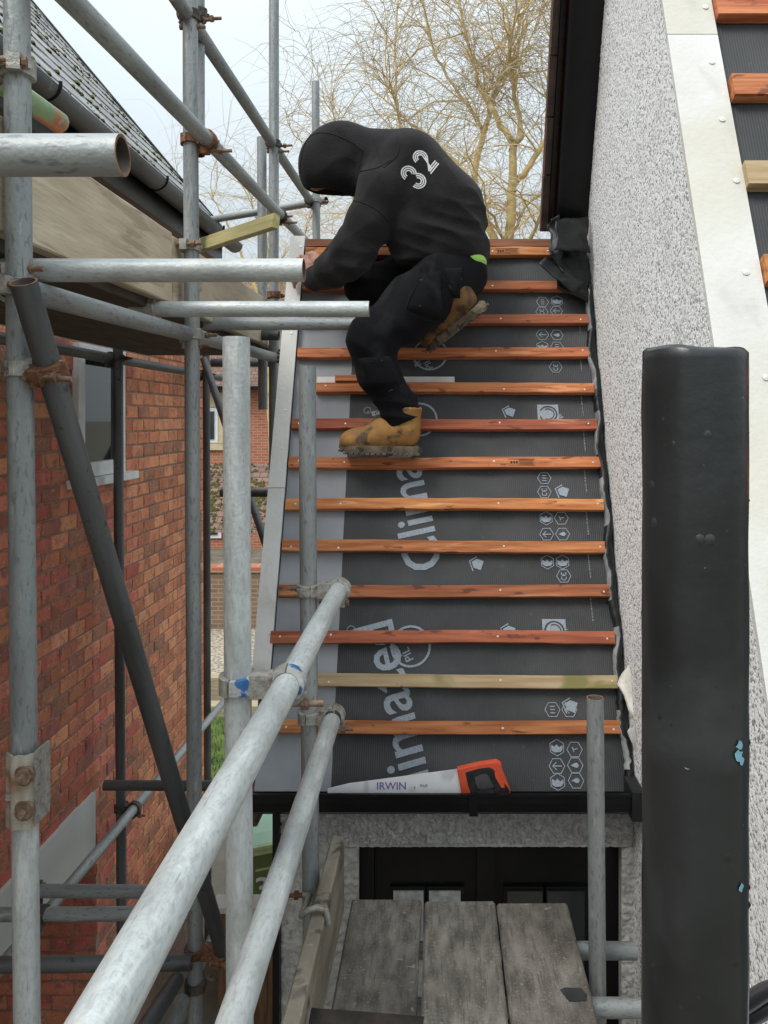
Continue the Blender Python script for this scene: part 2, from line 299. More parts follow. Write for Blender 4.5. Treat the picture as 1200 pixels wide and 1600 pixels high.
# far house
fh = empty('brick_house', (-5, 22, 0), 'distant red brick house with brown tiled roof and stone lintels', 'house')
wl = MB().box((-9, 22, -.5), (-3.7, 30, 4.42)).obj('wall', M_brickfar, fh)
rf = MB().add([(-9.2,21.7,4.42),(-3.4,21.7,4.42),(-3.4,26,8.2),(-9.2,26,8.2)], [(0,1,2,3)]).obj('roof', M_tilefar, fh)
MB().box((-9.2, 21.6, 4.36), (-3.4, 21.72, 4.46)).obj('gutter', M_black, fh)
def farwin(x0, x1, z0, z1, name):
    f = MB().box((x0, 21.95, z0), (x1, 21.99, z1)).obj(name, M_white, fh)
    MB().box((x0+.10, 21.92, z0+.10), (x1-.10, 21.948, z1-.10)).obj('pane', M_glass, f)
    return f
MB().box((-8.6, 21.94, 3.9), (-5.7, 21.99, 4.30)).obj('lintel', M_lint, fh)
MB().box((-8.6, 21.93, 2.72), (-5.7, 21.99, 2.9)).obj('window_sill', M_lint, fh)
MB().box((-6.12, 21.92, 2.9), (-5.75, 21.985, 3.9)).obj('mullion', M_lint, fh)
farwin(-7.2, -6.14, 2.92, 3.88, 'window')
MB().box((-8.6, 21.94, 1.72), (-4.62, 21.99, 2.05)).obj('lintel', M_lint, fh)
farwin(-7.4, -6.05, .3, 1.70, 'patio_door')

# ------------------------------------------------------------------ willow trees (bare)
def willow(name, label, limbs, seed, ntw, tw_len, mats, base, grp, trmat):
    rg = random.Random(seed)
    t = empty(name, base, label, 'tree', grp)
    tr = MB(); tw = MB()
    segs = []
    def limb(pts, r0, r1):
        # smooth resample
        P_ = [Vector(p) for p in pts]; out_ = []
        for i in range(len(P_) - 1):
            a = P_[max(i-1,0)]; b = P_[i]; c = P_[i+1]; d = P_[min(i+2, len(P_)-1)]
            for k in range(5):
                u = k / 5; out_.append(.5 * ((2*b) + (c-a)*u + (2*a-5*b+4*c-d)*u*u + (-a+3*b-3*c+d)*u**3))
        out_.append(P_[-1]); n = len(out_)
        for k in range(1, n - 1): out_[k] = out_[k] + Vector((rg.gauss(0,.010), rg.gauss(0,.02), rg.gauss(0,.010)))
        tr.path(out_, [.62 * (r0 + (r1 - r0) * (k / (n - 1)) ** .8) for k in range(n)], 7)
        for k in range(n - 1): segs.append((out_[k], out_[k+1], r0 + (r1 - r0) * k / (n-1)))
        return out_
    for pts, r0, r1 in limbs: limb(pts, r0, r1)
    # secondary branches
    main = list(segs); thin = [q_ for q_ in segs if q_[2] < .058]
    for i in range(int(ntw * .06)):
        a, b, r = rg.choice(thin); p = a.lerp(b, rg.random()); d = (b - a).normalized()
        dirv = (d * .6 + Vector((rg.gauss(0,.65), rg.gauss(0,.65), abs(rg.gauss(.45,.4))))).normalized()
        L = rg.uniform(.5, 1.5); pts = [p]
        for k in range(6):
            dirv = (dirv + Vector((rg.gauss(0,.2), rg.gauss(0,.2), rg.gauss(-.03,.16)))).normalized(); pts.append(pts[-1] + dirv * L / 6)
        r = min(r * .5, .012)
        tw.path(pts, [r * (1 - .75 * k / 6) for k in range(7)], 4, mi=0, cap=False)
        for k in range(6): segs.append((pts[k], pts[k+1], r))
    sec = segs[len(main):]
    for i in range(ntw):
        a, b, r = rg.choice(sec if rg.random() < .85 else thin); p = a.lerp(b, rg.random()); d = (b - a).normalized()
        dirv = (d * .7 + Vector((rg.gauss(0,.6), rg.gauss(0,.6), rg.gauss(.3,.5)))).normalized()
        L = rg.uniform(.45, 1.35) * tw_len; m = 5; pts = [p]
        for k in range(m):
            dirv = (dirv + Vector((rg.gauss(0,.22), rg.gauss(0,.22), -.17 - rg.random() * .22))).normalized(); pts.append(pts[-1] + dirv * L / m)
        r = rg.uniform(.0024, .0045)
        tw.path(pts, [r * (1 - .72 * k / m) for k in range(m + 1)], 3, mi=1 if p.z > H + 2.3 + rg.gauss(0,.5) else 0, cap=False)
    tr.obj('trunk', trmat, t); tw.obj('crown', mats, t)
    return t
Yt = 9.0
def T(px, py, dy=0): return P(px, py, Yt + dy)
def G(px, Y): return Vector(((px - CX) / F * Y, Y, -.05))
limbs = [
    ([G(805,9), T(800,720), T(797,480), T(795,380), T(800,290)], .12, .085),
    ([T(800,300), T(799,232), T(778,186), T(752,140), T(737,90), T(720,20), T(708,-80)], .085, .015),
    ([T(799,236), T(815,205), T(805,150), T(796,70,-.3), T(812,10,-.4), T(806,-90,-.4)], .06, .014),
    ([T(800,292), T(830,255), T(856,205), T(868,150), T(900,60), T(930,-40)], .07, .018),
    ([T(797,420), T(742,296,.3), T(757,205,.4), T(772,150,.5), T(800,70,.6), T(836,-20,.6)], .085, .02),
    ([T(757,210,.4), T(735,170,.5), T(690,105,.6), T(668,50,.7), T(655,-40,.7)], .045, .012),
    ([T(742,300,.3), T(700,240,.6), T(640,190,.9), T(612,165,1.0), T(570,130,1.2)], .05, .01),
    ([T(800,500), T(690,330,.4), T(640,240,.6), T(622,180,.7), T(618,90,.8), T(622,0,.8)], .06, .012),
    ([T(800,470), T(830,370,-.3), T(862,320,-.4), T(920,260,-.6)], .05, .014),
    ([T(800,560), T(660,420,.6), T(600,350,.9), T(560,300,1.0)], .045, .01),
    ([T(797,400), T(770,340,-.2), T(735,300,-.4), T(700,280,-.5)], .035, .01),
    ([T(796,370), T(825,320,.3), T(855,300,.4), T(900,290,.6)], .035, .01),
    ([T(752,145), T(790,120,.3), T(830,60,.5), T(850,0,.5)], .03, .01),
    ([T(560,330,.9), T(540,260,1), T(530,200,1.1), T(505,150,1.2)], .03, .008)]
willow('willow_tree', 'bare golden willow tree behind the porch roof, large and spreading', limbs, 5, 3100, 1.0, [M_twig, M_twigg], G(805,9), 'bare trees', M_bark)
Yt = 13.0
limbs = [
    ([G(432,13), P(428,700,13), P(420,560,13), P(410,470,13)], .16, .09),
    ([P(412,480,13), P(380,400,13.2), P(350,340,13.3), P(325,300,13.4)], .05, .01),
    ([P(412,470,13), P(418,400,12.8), P(400,340,12.7), P(385,290,12.6)], .05, .01),
    ([P(414,500,13), P(450,420,13.1), P(470,380,13), P(490,330,13)], .05, .01),
    ([P(420,560,13), P(300,420,13.6), P(262,350,14), P(240,300,14)], .05, .01)]
willow('willow_tree', 'smaller bare tree seen between the scaffold posts on the left', limbs, 9, 480, 1.5, [M_twig, M_twigg], G(432,13), 'bare trees', M_bark)

# ------------------------------------------------------------------ left house: brick wall, window, slate roof
XL = -1.75
lh = empty('brick_house', (XL - 1, 4.5, 0), 'red brick house with mossy slate roof behind the scaffold on the left', 'house')
wall = MB().box((XL-.22, 4.06, 0), (XL-.005, 5.9, 4.55)).box((XL-.22, -1, 1.47), (XL-.005, 4.06, 4.55)).box((XL-.9, 4.062, 0), (XL-.222, 4.25, 1.47)).box((XL-3.2, 5.7, 0), (XL-.222, 5.89, 4.55)).obj('wall', M_mortar, lh)
def brickmesh(L, hh, d, seed):
    rg = random.Random(seed); m = MB(); c = .004
    def j(): return rg.uniform(-.0018, .0018)
    # local: x depth (front at +x), y length, z height
    bk = [(-d,0,0),(-d,L,0),(-d,L,hh),(-d,0,hh)]
    md = [(-c,j(),j()),(-c,L+j(),j()),(-c,L+j(),hh+j()),(-c,j(),hh+j())]
    fr = [(j(),c+j()*2,c+j()),(j(),L-c+j()*2,c+j()),(j(),L-c+j()*2,hh-c+j()),(j(),c+j()*2,hh-c+j())]
    m.add(bk+md+fr, [(0,1,5,4),(1,2,6,5),(2,3,7,6),(3,0,4,7),(4,5,9,8),(5,6,10,9),(6,7,11,10),(7,4,8,11),(8,9,10,11)])
    return m
WY0, WY1, WZ0, WZ1 = 3.80, 4.36, H-.29, H+.36      # window opening in the wall plane
rects = []
row = 0; z = .30
while z < 4.2:
    y = 2.9 - (.086 if row % 2 else 0)
    while y < 5.9:
        y0, y1 = max(y, 2.9), min(y + .163, 5.895)
        zc = z + .0325
        if z < 1.475 and y0 < 4.06: y0 = 4.06
        if z < 1.475 and y1 <= 4.1: y += .172; continue
        if zc > WZ0 - .02 and zc < WZ1 + .03:
            if y0 >= WY0 - .01 and y1 <= WY1 + .01: y += .172; continue
            if y0 < WY0 < y1: y1 = WY0 - .004
            if y0 < WY1 < y1: y0 = WY1 + .004
        if y1 - y0 > .03: rects.append((y0, y1, z))
        y += .172
    z += .075; row += 1
# which of them the photograph shows, largest first
def vis(r):
    p = ((r[0]+r[1])/2, r[2]); px = CX + F * XL / p[0]; py = CY - F * (p[1] - H) / p[0]
    return -15 < px < 330 and 540 < py < 1610
seen = sorted([r for r in rects if vis(r)], key=lambda r: r[0]); rest = [r for r in rects if not vis(r)]
protos = {}
def brick_obj(y0, y1, z, par):
    key = (round(y1 - y0, 3), rng.randrange(8))
    if key not in protos:
        o = brickmesh(key[0], .065, .02, int(key[0]*1000)*9+key[1]).obj('brick', (M_brick, M_brick, M_brick2, M_brick3, M_brick4, M_brick, M_brick3, M_brick)[key[1]], None); protos[key] = o.data; bpy.data.objects.remove(o)
    o = bpy.data.objects.new('brick', protos[key]); link(o)
    o.location = (XL + rng.uniform(-.002, .003), y0, z); o.rotation_euler = (0, rng.gauss(0,.008), rng.gauss(0,.006)); setpar(o, par)
for r in seen[:300]: brick_obj(*r, wall)
bm_ = MB()
for r in seen[300:] + [q for q in rest if q[0] > 3.0]:
    b = brickmesh(r[1]-r[0], .065, .02, rng.randrange(999)); bm_.add([(v[0]+XL, v[1]+r[0], v[2]+r[2]) for v in b.v], b.f, rng.choice((0,0,1,2,3,3,0,1)))
tag(bm_.obj('bricks', [M_brick, M_brick2, M_brick3, M_brick4], wall), kind='stuff')
# return wall of the recess, facing the viewer
z = .30; row = 0
while z < 1.42:
    x = XL - .9 + (.1125 if row % 2 else 0)
    while x < XL - .03:
        L_ = min(.215, XL - .004 - x); b = brickmesh(L_, .065, .02, rng.randrange(99))
        MB().add([(v[1]+x, 4.055 - v[0], v[2]+z) for v in b.v], [f[::-1] for f in b.f]).obj('brick', M_brick, wall)
        x += .225
    z += .075; row += 1
MB().box((XL-1.6, .8, 1.475), (XL-.225, 4.06, 1.50)).box((XL-1.6, .8, 0), (XL-1.5, 4.06, 1.474)).obj('added_recess_shade', M_battd, lh)  # unseen ceiling and back wall, added to darken the recess
# fascia panel over the recess
pn = MB().box((XL-.004, 2.6, H-2.16), (XL+.02, 4.0, H-1.87)).obj('fascia_panel', M_panel, lh)
# window
wf = empty('window', (XL, 4.1, WZ0)); setpar(wf, lh)
def wbox(name, y0, y1, z0, z1, x0, x1, m): return MB().box((x0, y0, z0), (x1, y1, z1)).obj(name, m, wf)
wbox('frame', WY0, WY1, WZ1-.07, WZ1, XL-.06, XL+.028, M_white); wbox('frame', WY0, WY1, WZ0, WZ0+.07, XL-.06, XL+.028, M_white)
wbox('frame', WY0, WY0+.07, WZ0+.07, WZ1-.07, XL-.06, XL+.026, M_white); wbox('frame', WY1-.07, WY1, WZ0+.07, WZ1-.07, XL-.06, XL+.026, M_white)
wbox('pane', WY0+.07, WY1-.07, WZ0+.07, WZ1-.07, XL-.004, XL+.001, M_glass)
wbox('window_sill', WY0-.06, WY1+.12, WZ0-.045, WZ0-.004, XL-.05, XL+.055, M_white)
# slate roof
ez = 4.93; gx = -1.60; ra = R(50)
ru = Vector((-math.cos(ra), 0, math.sin(ra))); rn = Vector((math.sin(ra), 0, math.cos(ra)))
ev = Vector((gx - .03, 0, ez + .03)); YV = 6.05
def RP(s, y, n=0): q = ev + ru * s + rn * n; return Vector((q.x, y, q.z))
roofb = MB().add([RP(0,.5,-.03), RP(0,YV,-.03), RP(3,YV,-.03), RP(3,.5,-.03), RP(0,.5,-.06), RP(0,YV,-.06), RP(3,YV,-.06), RP(3,.5,-.06)],
                 [(0,1,2,3),(4,7,6,5),(0,4,5,1),(1,5,6,2),(2,6,7,3),(3,7,4,0)]).obj('roof', M_battd, lh)
def slatemesh(wd, L, seed):
    rg = random.Random(seed); j = lambda a: rg.uniform(-a, a); t = .007
    lo = [(j(.004), j(.003)), (wd*.5, j(.006)), (wd + j(.004), j(.004)), (wd, L), (0, L)]
    return MB().add([(a, b, t) for a, b in lo] + [(a, b, 0) for a, b in lo], [(0,1,2,3,4)] + [(5+i, 5+(i+1) % 5, (i+1) % 5, i) for i in range(5)])
smesh = []
for k in range(8):
    o = slatemesh(.246, .46, k).obj('slate', M_slate); smesh.append(o.data); bpy.data.objects.remove(o)
gauge = .195; mos = MB()
Mroof = Matrix(((0, ru.x, rn.x, 0), (1, 0, 0, 0), (0, ru.z, rn.z, 0), (0, 0, 0, 1)))   # local x->Y, y->up slope, z->normal
def blob(m, c, r, n=6):
    vs = [c + Vector((r*rng.uniform(.7,1.2)*math.cos(k*6.283/n), r*rng.uniform(.9,1.6)*math.sin(k*6.283/n), 0)) for k in range(n)]
    vs2 = [c + (v - c) * .6 + Vector((0,0,r*.5)) for v in vs]
    vs = [q - Vector((0,0,r*.3)) for q in vs]
    m.add(vs + vs2 + [c + Vector((0,0,r*.75))], [(k, (k+1)%n, n+(k+1)%n, n+k) for k in range(n)] + [(n+k, n+(k+1)%n, 2*n) for k in range(n)], smooth=True)
cnt = 0
for r_ in range(14):
    y = 1.9 - (.125 if r_ % 2 else 0)
    while y + .25 < YV + .01:
        s0 = -.02 + r_ * gauge; c = RP(s0, y, .004 + .0)
        px = CX + F * c.x / c.y; py = CY - F * (c.z - H) / c.y
        if px > -120 and py > -140 and cnt < 300:
            o = bpy.data.objects.new('slate', rng.choice(smesh)); link(o)
            o.matrix_world = Matrix.Translation(c) @ Mroof @ Matrix.Rotation(rng.gauss(0,.010), 4, 'Z') @ Matrix.Rotation(R(-2.1)+rng.gauss(0,.004), 4, 'X') @ Matrix.Translation((0,0,.018))
            setpar(o, roofb); cnt += 1
            for q in range(rng.choice((0,1,2,3,4))):
                blob(mos, RP(s0 - .002 + rng.uniform(-.012,.006), y + rng.random()*.25, .026), rng.uniform(.006,.018))
            if rng.random() < .4:
                for q in range(5): blob(mos, RP(s0 + rng.random()*.17, y + rng.uniform(-.006,.006), .028), rng.uniform(.004,.009))
        y += .25
tag(mos.obj('moss', M_moss, roofb), kind='stuff')
MB().add([RP(-.02, YV-.02, -.07), RP(-.02, YV+.05, -.07), RP(3, YV+.05, -.07), RP(3, YV-.02, -.07), RP(-.02, YV-.02, .035), RP(-.02, YV+.05, .035), RP(3, YV+.05, .035), RP(3, YV-.02, .035)],
         [(0,3,2,1),(4,5,6,7),(0,1,5,4),(1,2,6,5),(2,3,7,6),(3,0,4,7)]).obj('verge_trim', M_lead, lh)
def halfpipe(name, a, b, r, mat, par, th=.004, n=12, flip=False):
    a = Vector(a); b = Vector(b); d = (b-a).normalized(); up = Vector((0,0,1)); sx = d.cross(up).normalized(); m = MB(); vs = []
    for rr in (r, r - th):
        for p in (a, b):
            for i in range(n + 1):
                t = math.pi * i / n; vs.append(p + sx * (rr*math.cos(t)) - up * (rr*math.sin(t)))
    k = n + 1; fs = []
    for i in range(n): fs += [(i, i+1, k+i+1, k+i), (2*k+i+1, 2*k+i, 3*k+i, 3*k+i+1)]
    m.add(vs, fs, smooth=True); m.add(vs, [(0,k,3*k,2*k),(n,2*k+n,3*k+n,k+n)] + [(i,2*k+i,2*k+i+1,i+1) for i in range(n)] + [(k+i,k+i+1,3*k+i+1,3*k+i) for i in range(n)])
    return m.obj(name, mat, par)
M_gut2 = mk('grey_gutter', (.075,.078,.08), (.14,.145,.145), 10, .5, 0, st=(1,.2,1), rnd=0, spots=[((.28,.28,.27), 20, .62, .08, .5)])
gt = halfpipe('gutter', (gx + .01, .5, ez), (gx + .01, 6.15, ez), .062, M_gut2, lh)
for y in (2.05, 3.2, 4.45, 5.6):
    pts = [Vector((gx + .01 + .067*math.cos(t), y, ez - .067*math.sin(t) + .006)) for t in np.linspace(-.15, math.pi, 12)]
    MB().path(pts, .008, 6).obj('gutter_bracket', M_black, gt)
MB().box((XL-.02, .5, ez-.16), (gx-.06, 6.0, ez-.14)).box((gx-.06, .5, ez-.17), (gx-.045, 6.0, ez+.03)).obj('fascia_board', M_black, lh)

# ------------------------------------------------------------------ porch: front wall, roof, battens, gutter, door
th = R(67); sc_, ss_ = math.cos(th), math.sin(th)
U = Vector((0, sc_, ss_)); N = Vector((0, -ss_, sc_)); B0 = P(690, 662, 3.12)
def RF(t, x, n=0): q = B0 + U * t + N * n; return Vector((x, q.y, q.z))
def tfor(py):
    k = (CY - py) / F; z0 = B0.z - H
    return (k * B0.y - z0) / (ss_ - k * sc_)
XA, XB, XW = -.585, .607, .64
MN = -.028
t_e = tfor(1240); t_r = tfor(386)
po = empty('porch', (0, 2.9, 0), 'narrow rendered porch with stripped steep roof, membrane and orange battens', 'porch')
Mr = Matrix(((1,0,0,0), (0, U.y, N.y, B0.y), (0, U.z, N.z, B0.z), (0,0,0,1)))   # local x, y up slope, z normal
def memn(x, t):
    low = max(0, min(1, (t_e + .16 - t) / .16))
    n = .0022*math.sin(x*9+1)*math.sin(t*7) + .0016*math.sin(31*x+3*t)
    n += low * (.012*math.sin(x*7.3+.6) + .007*math.sin(x*17)) + low*low*.006
    n += (1-low) * (-.0035*abs(math.sin(math.pi*(t-.01)/.16)) - .0032*abs(math.sin(9*x+13*t+1.6*math.sin(5*t+2*x)))**.6 + .002*math.sin(23*t+4*x))
    return n
def membrane():
    nx, ny = 90, 170; vs = []; fs = []; mi = []
    for j in range(ny + 1):
        t = t_e - .045 + (t_r + .03 - t_e + .045) * j / ny
        for i in range(nx + 1):
            x = XA - .03 + (XW - XA + .02) * i / nx
            n = MN - .002 + memn(x, t)
            vs.append(RF(t, x, n))
    W_ = nx + 1
    m = MB()
    for j in range(ny):
        for i in range(nx):
            x = XA - .03 + (XW - XA + .02) * (i + .5) / nx
            m.f.append((j*W_+i, j*W_+i+1, (j+1)*W_+i+1, (j+1)*W_+i)); m.m.append(1 if x < -.36 else 0); m.sm.append(True)
    m.v = [tuple(v) for v in vs]
    return m
rb = membrane().obj('roof', [M_memb, M_lap], po)
# roof deck behind
MB().box((XA-.05, t_e-.02, -.12), (XW-.012, t_r+.02, -.05), M=Mr).obj('roof_deck', M_battd, po)
bk = Mr @ Vector((0, t_r, -.03))
MB().add([(XA-.05,bk.y,bk.z),(XW-.012,bk.y,bk.z),(XW-.012,bk.y+.75,bk.z-1.75),(XA-.05,bk.y+.75,bk.z-1.75)], [(0,1,2,3),(3,2,1,0)]).obj('rear_roof', M_memb, po)
bat_y = [392,445,497,550,605,662,722,787,853,923,995,1064,1136]
lends = [XA]*13; rends = [.475,.575,.607,.607,.607,.607,.607,.607,.607,.607,.607,.607,.607]
lends[4] = -.50; lends[10] = -.6; lends[11] = -.6; lends[12] = -.555
nails = MB(); batp = []
for i, y in enumerate(bat_y):
    t = tfor(y); x0, x1 = lends[i], rends[i]; tilt = -.0035 * (i / 12) + rng.gauss(0, .0012)
    m = MB(); nseg = 14; hw = .0215
    prof = [(-hw,-.026),(-hw,-.002),(-hw+.002,0),(hw-.002,0),(hw,-.002),(hw,-.026)]
    vs = []
    for k in range(nseg + 1):
        x = x0 + (x1 - x0) * k / nseg; dy = rng.gauss(0, .0007) + .0022*math.sin(x*4+i*2); dn = rng.gauss(0,.0006)
        for (a, b) in prof: vs.append((x, a + dy, b + dn))
    fs = [(k*6+q, k*6+(q+1) % 6, (k+1)*6+(q+1) % 6, (k+1)*6+q)[::-1] for k in range(nseg) for q in range(6)]
    m.add(vs, fs + [(0,1,2,3,4,5), tuple(nseg*6+q for q in (5,4,3,2,1,0))])
    o = m.obj('batten', M_battg if i == 11 else M_battr if i in (2, 5, 9, 10) else M_batten, rb, M=Mr @ Matrix.Translation((0, t, 0)) @ Matrix.Rotation(tilt, 4, 'Z'))
    batp.append(t)
    for x in (x0 + .035, x0 + .21, .22 + rng.gauss(0,.01), x1 - .03):
        if i == 3 and x < -.3: continue
        c = Mr @ Matrix.Translation((0, t, 0)) @ Matrix.Rotation(tilt, 4, 'Z') @ Vector((x + rng.gauss(0,.006), rng.gauss(0,.004), 0))
        nails.cyl(c - N*.002, c + N*.0015, .0034, n=8, smooth=False)
tag(nails.obj('nail_heads', M_nail, rb), kind='stuff')
MB().box((XA, tfor(378)-.016, -.03), (.475, tfor(378)+.02, -.006), M=Mr).obj('ridge_batten', M_battd, rb)
# verge strip (fibre cement, two lengths)
tm = tfor(762)
for (a, b) in ((tfor(1092), tm - .0015), (tm + .0015, tfor(368))):
    o = MB().box((-.655, a, -.012), (-.592, b, -.002), M=Mr).obj('verge_strip', M_cem, po)
vn = MB()
for y in (385, 470, 520, 640, 700, 735, 800, 880, 940, 1010, 1060):
    c = Mr @ Vector((-.60 - rng.random()*.02, tfor(y), 0)); vn.cyl(c - N*.003, c + N*.0012, .0036, n=8, smooth=False)
tag(vn.obj('nail_heads', M_nail, po), kind='stuff')
MB().box((-.650, tfor(1085), -.11), (-.592, tfor(372), -.0125), M=Mr).obj('barge_board', M_black, po)
# --- printing on the membrane (flat print, laid 1.5 mm above it)
PN = MN + .0006
def textmesh(s, size):
    cu = bpy.data.curves.new('t', 'FONT'); cu.body = s; cu.size = size; cu.resolution_u = 3; cu.offset = size*.012
    o = bpy.data.objects.new('t', cu); link(o); dg = bpy.context.evaluated_depsgraph_get(); dg.update()
    me = bpy.data.meshes.new_from_object(o.evaluated_get(dg)); bpy.data.objects.remove(o); return me
def lay(me, M2, mat, par, name, n=PN):
    M2 = Mr @ Matrix.Translation((0,0,n)) @ M2
    iv = Mr.inverted()
    for v in me.vertices:
        q = iv @ (M2 @ v.co); q.z += memn(q.x, q.y); v.co = Mr @ q
    me.materials.clear(); me.materials.append(mat); me.name = name
    o = bpy.data.objects.new(name, me); link(o); setpar(o, par); return o
def tx(px, py): t = tfor(py); Yd = RF(t, 0).y; return (px - CX) / F * Yd, t
def word(px, py, s, size, rot, mat, sx=1.0):
    x, t = tx(px, py); me = textmesh(s, size)
    return lay(me, Matrix.Translation((x, t, 0)) @ Matrix.Rotation(R(rot), 4, 'Z') @ Matrix.Diagonal((sx,1,1,1)), mat, rb, 'printed_lettering')
word(693, 884, 'Climated', .20, 103, M_print, .93); word(671, 1218, 'limated', .20, 105, M_print, .93)
def ring_mesh(pts, wd, closed=True):
    m = MB(); n = len(pts); k = n if closed else n - 1; vs = []
    for i in range(n):
        a = Vector(pts[i-1] if (closed or i > 0) else pts[i]); b = Vector(pts[i]); c = Vector(pts[(i+1) % n] if (closed or i < n-1) else pts[i])
        d = (c - a).normalized(); nn = Vector((-d.y, d.x)); vs += [(b.x+nn.x*wd/2, b.y+nn.y*wd/2, 0), (b.x-nn.x*wd/2, b.y-nn.y*wd/2, 0)]
    m.add(vs, [(2*i, 2*((i+1) % n), 2*((i+1) % n)+1, 2*i+1) for i in range(k)]); return m
def merge(ms):
    o = MB()
    for m in ms: o.add(m.v, m.f)
    return o
def tomesh(m): me = bpy.data.meshes.new('print'); me.from_pydata(m.v, [], m.f); return me
def hexa(r): return [(r*math.cos(R(30+60*i)), r*math.sin(R(30+60*i))) for i in range(6)]
def circ(r, n=28, cx=0, cy=0, a0=0, a1=360): return [(cx + r*math.cos(R(a0+(a1-a0)*i/(n if a1-a0 == 360 else n-1))), cy + r*math.sin(R(a0+(a1-a0)*i/(n if a1-a0 == 360 else n-1)))) for i in range(n)]
def poly(pts): return MB().add([(x, y, 0) for x, y in pts], [tuple(range(len(pts)))])
def icon(kind, r):
    ms = [ring_mesh(hexa(r), r*.11)]
    if kind == 'arrow': ms += [poly([(-r*.07,-r*.6),(r*.07,-r*.6),(r*.07,r*.5),(-r*.07,r*.5)]), ring_mesh([(-r*.45,r*.05),(0,r*.55),(r*.45,r*.05)], r*.13, False)]
    if kind == 'drop': ms += [poly([(0,r*.6),(-r*.28,0),(-r*.3,-r*.25),(0,-r*.5),(r*.3,-r*.25),(r*.28,0)])]
    if kind == 'hand': ms += [poly([(-r*.75,-r*.3),(-r*.3,-r*.6),(r*.5,-r*.5),(r*.75,-r*.1),(r*.7,r*.3),(r*.3,r*.05),(-.05*r,r*.4),(-r*.3,r*.1),(-r*.7,r*.35)])]
    if kind == 'dots': ms += [poly([(q+x*.07*r, y*.3*r) for x, y in ((-1,-1),(1,-1),(1,1),(-1,1))]) for q in (-.4*r, 0, .4*r)]
    if kind == 'clock': ms += [ring_mesh([(-r*.3,r*.1),(r*.3,r*.3)], r*.13, False), ring_mesh([(0,r*.2),(r*.12,-r*.4)], r*.13, False)]
    if kind == 'ce': ms += [ring_mesh(circ(r*.33, 9, -r*.25, 0, 60, 300), r*.12, False), ring_mesh(circ(r*.33, 9, r*.38, 0, 60, 300), r*.12, False), ring_mesh([(r*.1,0),(r*.35,0)], r*.1, False)]
    return merge(ms)
def house(r):
    return merge([poly([(-r*.55,-r*.8),(r*.75,-r*.8),(r*.75,r*.2),(r*.1,r*.75),(-r*.55,r*.2)]), ring_mesh([(-r,r*.15),(r*.1,r*1.05),(r*1.0,r*.3)], r*.17, False)])
def pic(px, py, m, mat, rot, name='printed_symbol'):
    x, t = tx(px, py); return lay(tomesh(m), Matrix.Translation((x, t, 0)) @ Matrix.Rotation(R(rot), 4, 'Z'), mat, rb, name, PN + .0004)
rr = .026
hx = [(849,466,'dots'),(872,464,'hand'),(848,482,'ce'),(871,480,'arrow'),(849,517,'arrow'),(872,517,'drop'),(849,536,'hand'),(872,536,'dots'),(870,568,'ce'),
      (852,743,'dots'),(852,765,'ce'),(855,806,'hand'),(879,806,'clock'),(856,831,'arrow'),(881,831,'drop'),(857,875,'hand'),(881,875,'hand'),(883,897,'ce'),
      (865,1108,'dots'),(872,1168,'hand'),(900,1171,'clock'),(872,1197,'arrow'),(901,1196,'drop'),(873,1222,'hand'),(902,1220,'drop'),(892,1108,'arrow')]
for px, py, k in hx: pic(px, py, icon(k, rr), M_print, 90 if k != 'hand' else 0)
for px, py in ((796,639),(745,879),(880,765),(795,985),(893,1103)): pic(px, py, house(.027), M_print, 70)
def squarelogo(px, py):
    s = .042; pic(px, py, poly([(-s,-s),(s,-s),(s,s),(-s,s)]), M_print, 0)
    x, t = tx(px, py); lay(tomesh(merge([ring_mesh(circ(s*.8), s*.14), ring_mesh(circ(s*.55, 20, 0, 0, -120, 120), s*.09, False)])), Matrix.Translation((x, t, 0)), M_memb, rb, 'printed_symbol', PN + .0009)
    word(px + 22, py + 12, 'sign', .022, 90, M_print)
squarelogo(858, 642); squarelogo(868, 984)
for px, py in ((655,650),(641,1008),(672,548)):
    pic(px, py, merge([ring_mesh(circ(.068), .008)]), M_print, 0); word(px-13, py+16, 'RW', .04, 115, M_print); word(px+5, py+21, 'PIL', .04, 115, M_print)
for px, py in ((573,636),(547,982)):
    pic(px, py, ring_mesh(circ(.014, 18), .0028), M_print, 0); word(px+3, py+3, 'R', .014, 100, M_print)
for (px, py) in ((909,515),(911,575),(914,645),(917,700),(919,765),(922,832),(925,900),(929,968)):
    rg = random.Random(py); m_ = MB(); u = 0
    while u < .085: l_ = rg.uniform(.003, .009); m_.add([(-.0028*rg.uniform(.6,1),u,0),(.0028,u,0),(.0028,u+l_,0),(-.0024,u+l_,0)], [(0,1,2,3)]); u += l_ + rg.uniform(.0015,.004)
    pic(px, py, m_, M_printf, 2, 'faint_print_line')
# timber stamps
def stamp(px, py, i):
    Yd = RF(tfor(py), 0).y; x = (px - CX) / F * Yd; t = batp[i]
    m = merge([ring_mesh([(0,-.012),(.10,-.012),(.10,.012),(0,.012)], .0018)] + [poly([(.006+k*.0105,-.006),(.0135+k*.0105,-.006),(.0135+k*.0105,.004),(.006+k*.0105,.004)]) for k in range(3)]
              + [poly([(.038,y0),(.094,y0),(.094,y0+.0016),(.038,y0+.0016)]) for y0 in (-.008,-.003,.003,.0075)])
    M2 = Mr @ Matrix.Translation((x, t, .0016))
    m.obj('timber_stamp', M_ink, rb, M=M2)
stamp(795, 722, 6); stamp(775, 392, 0)
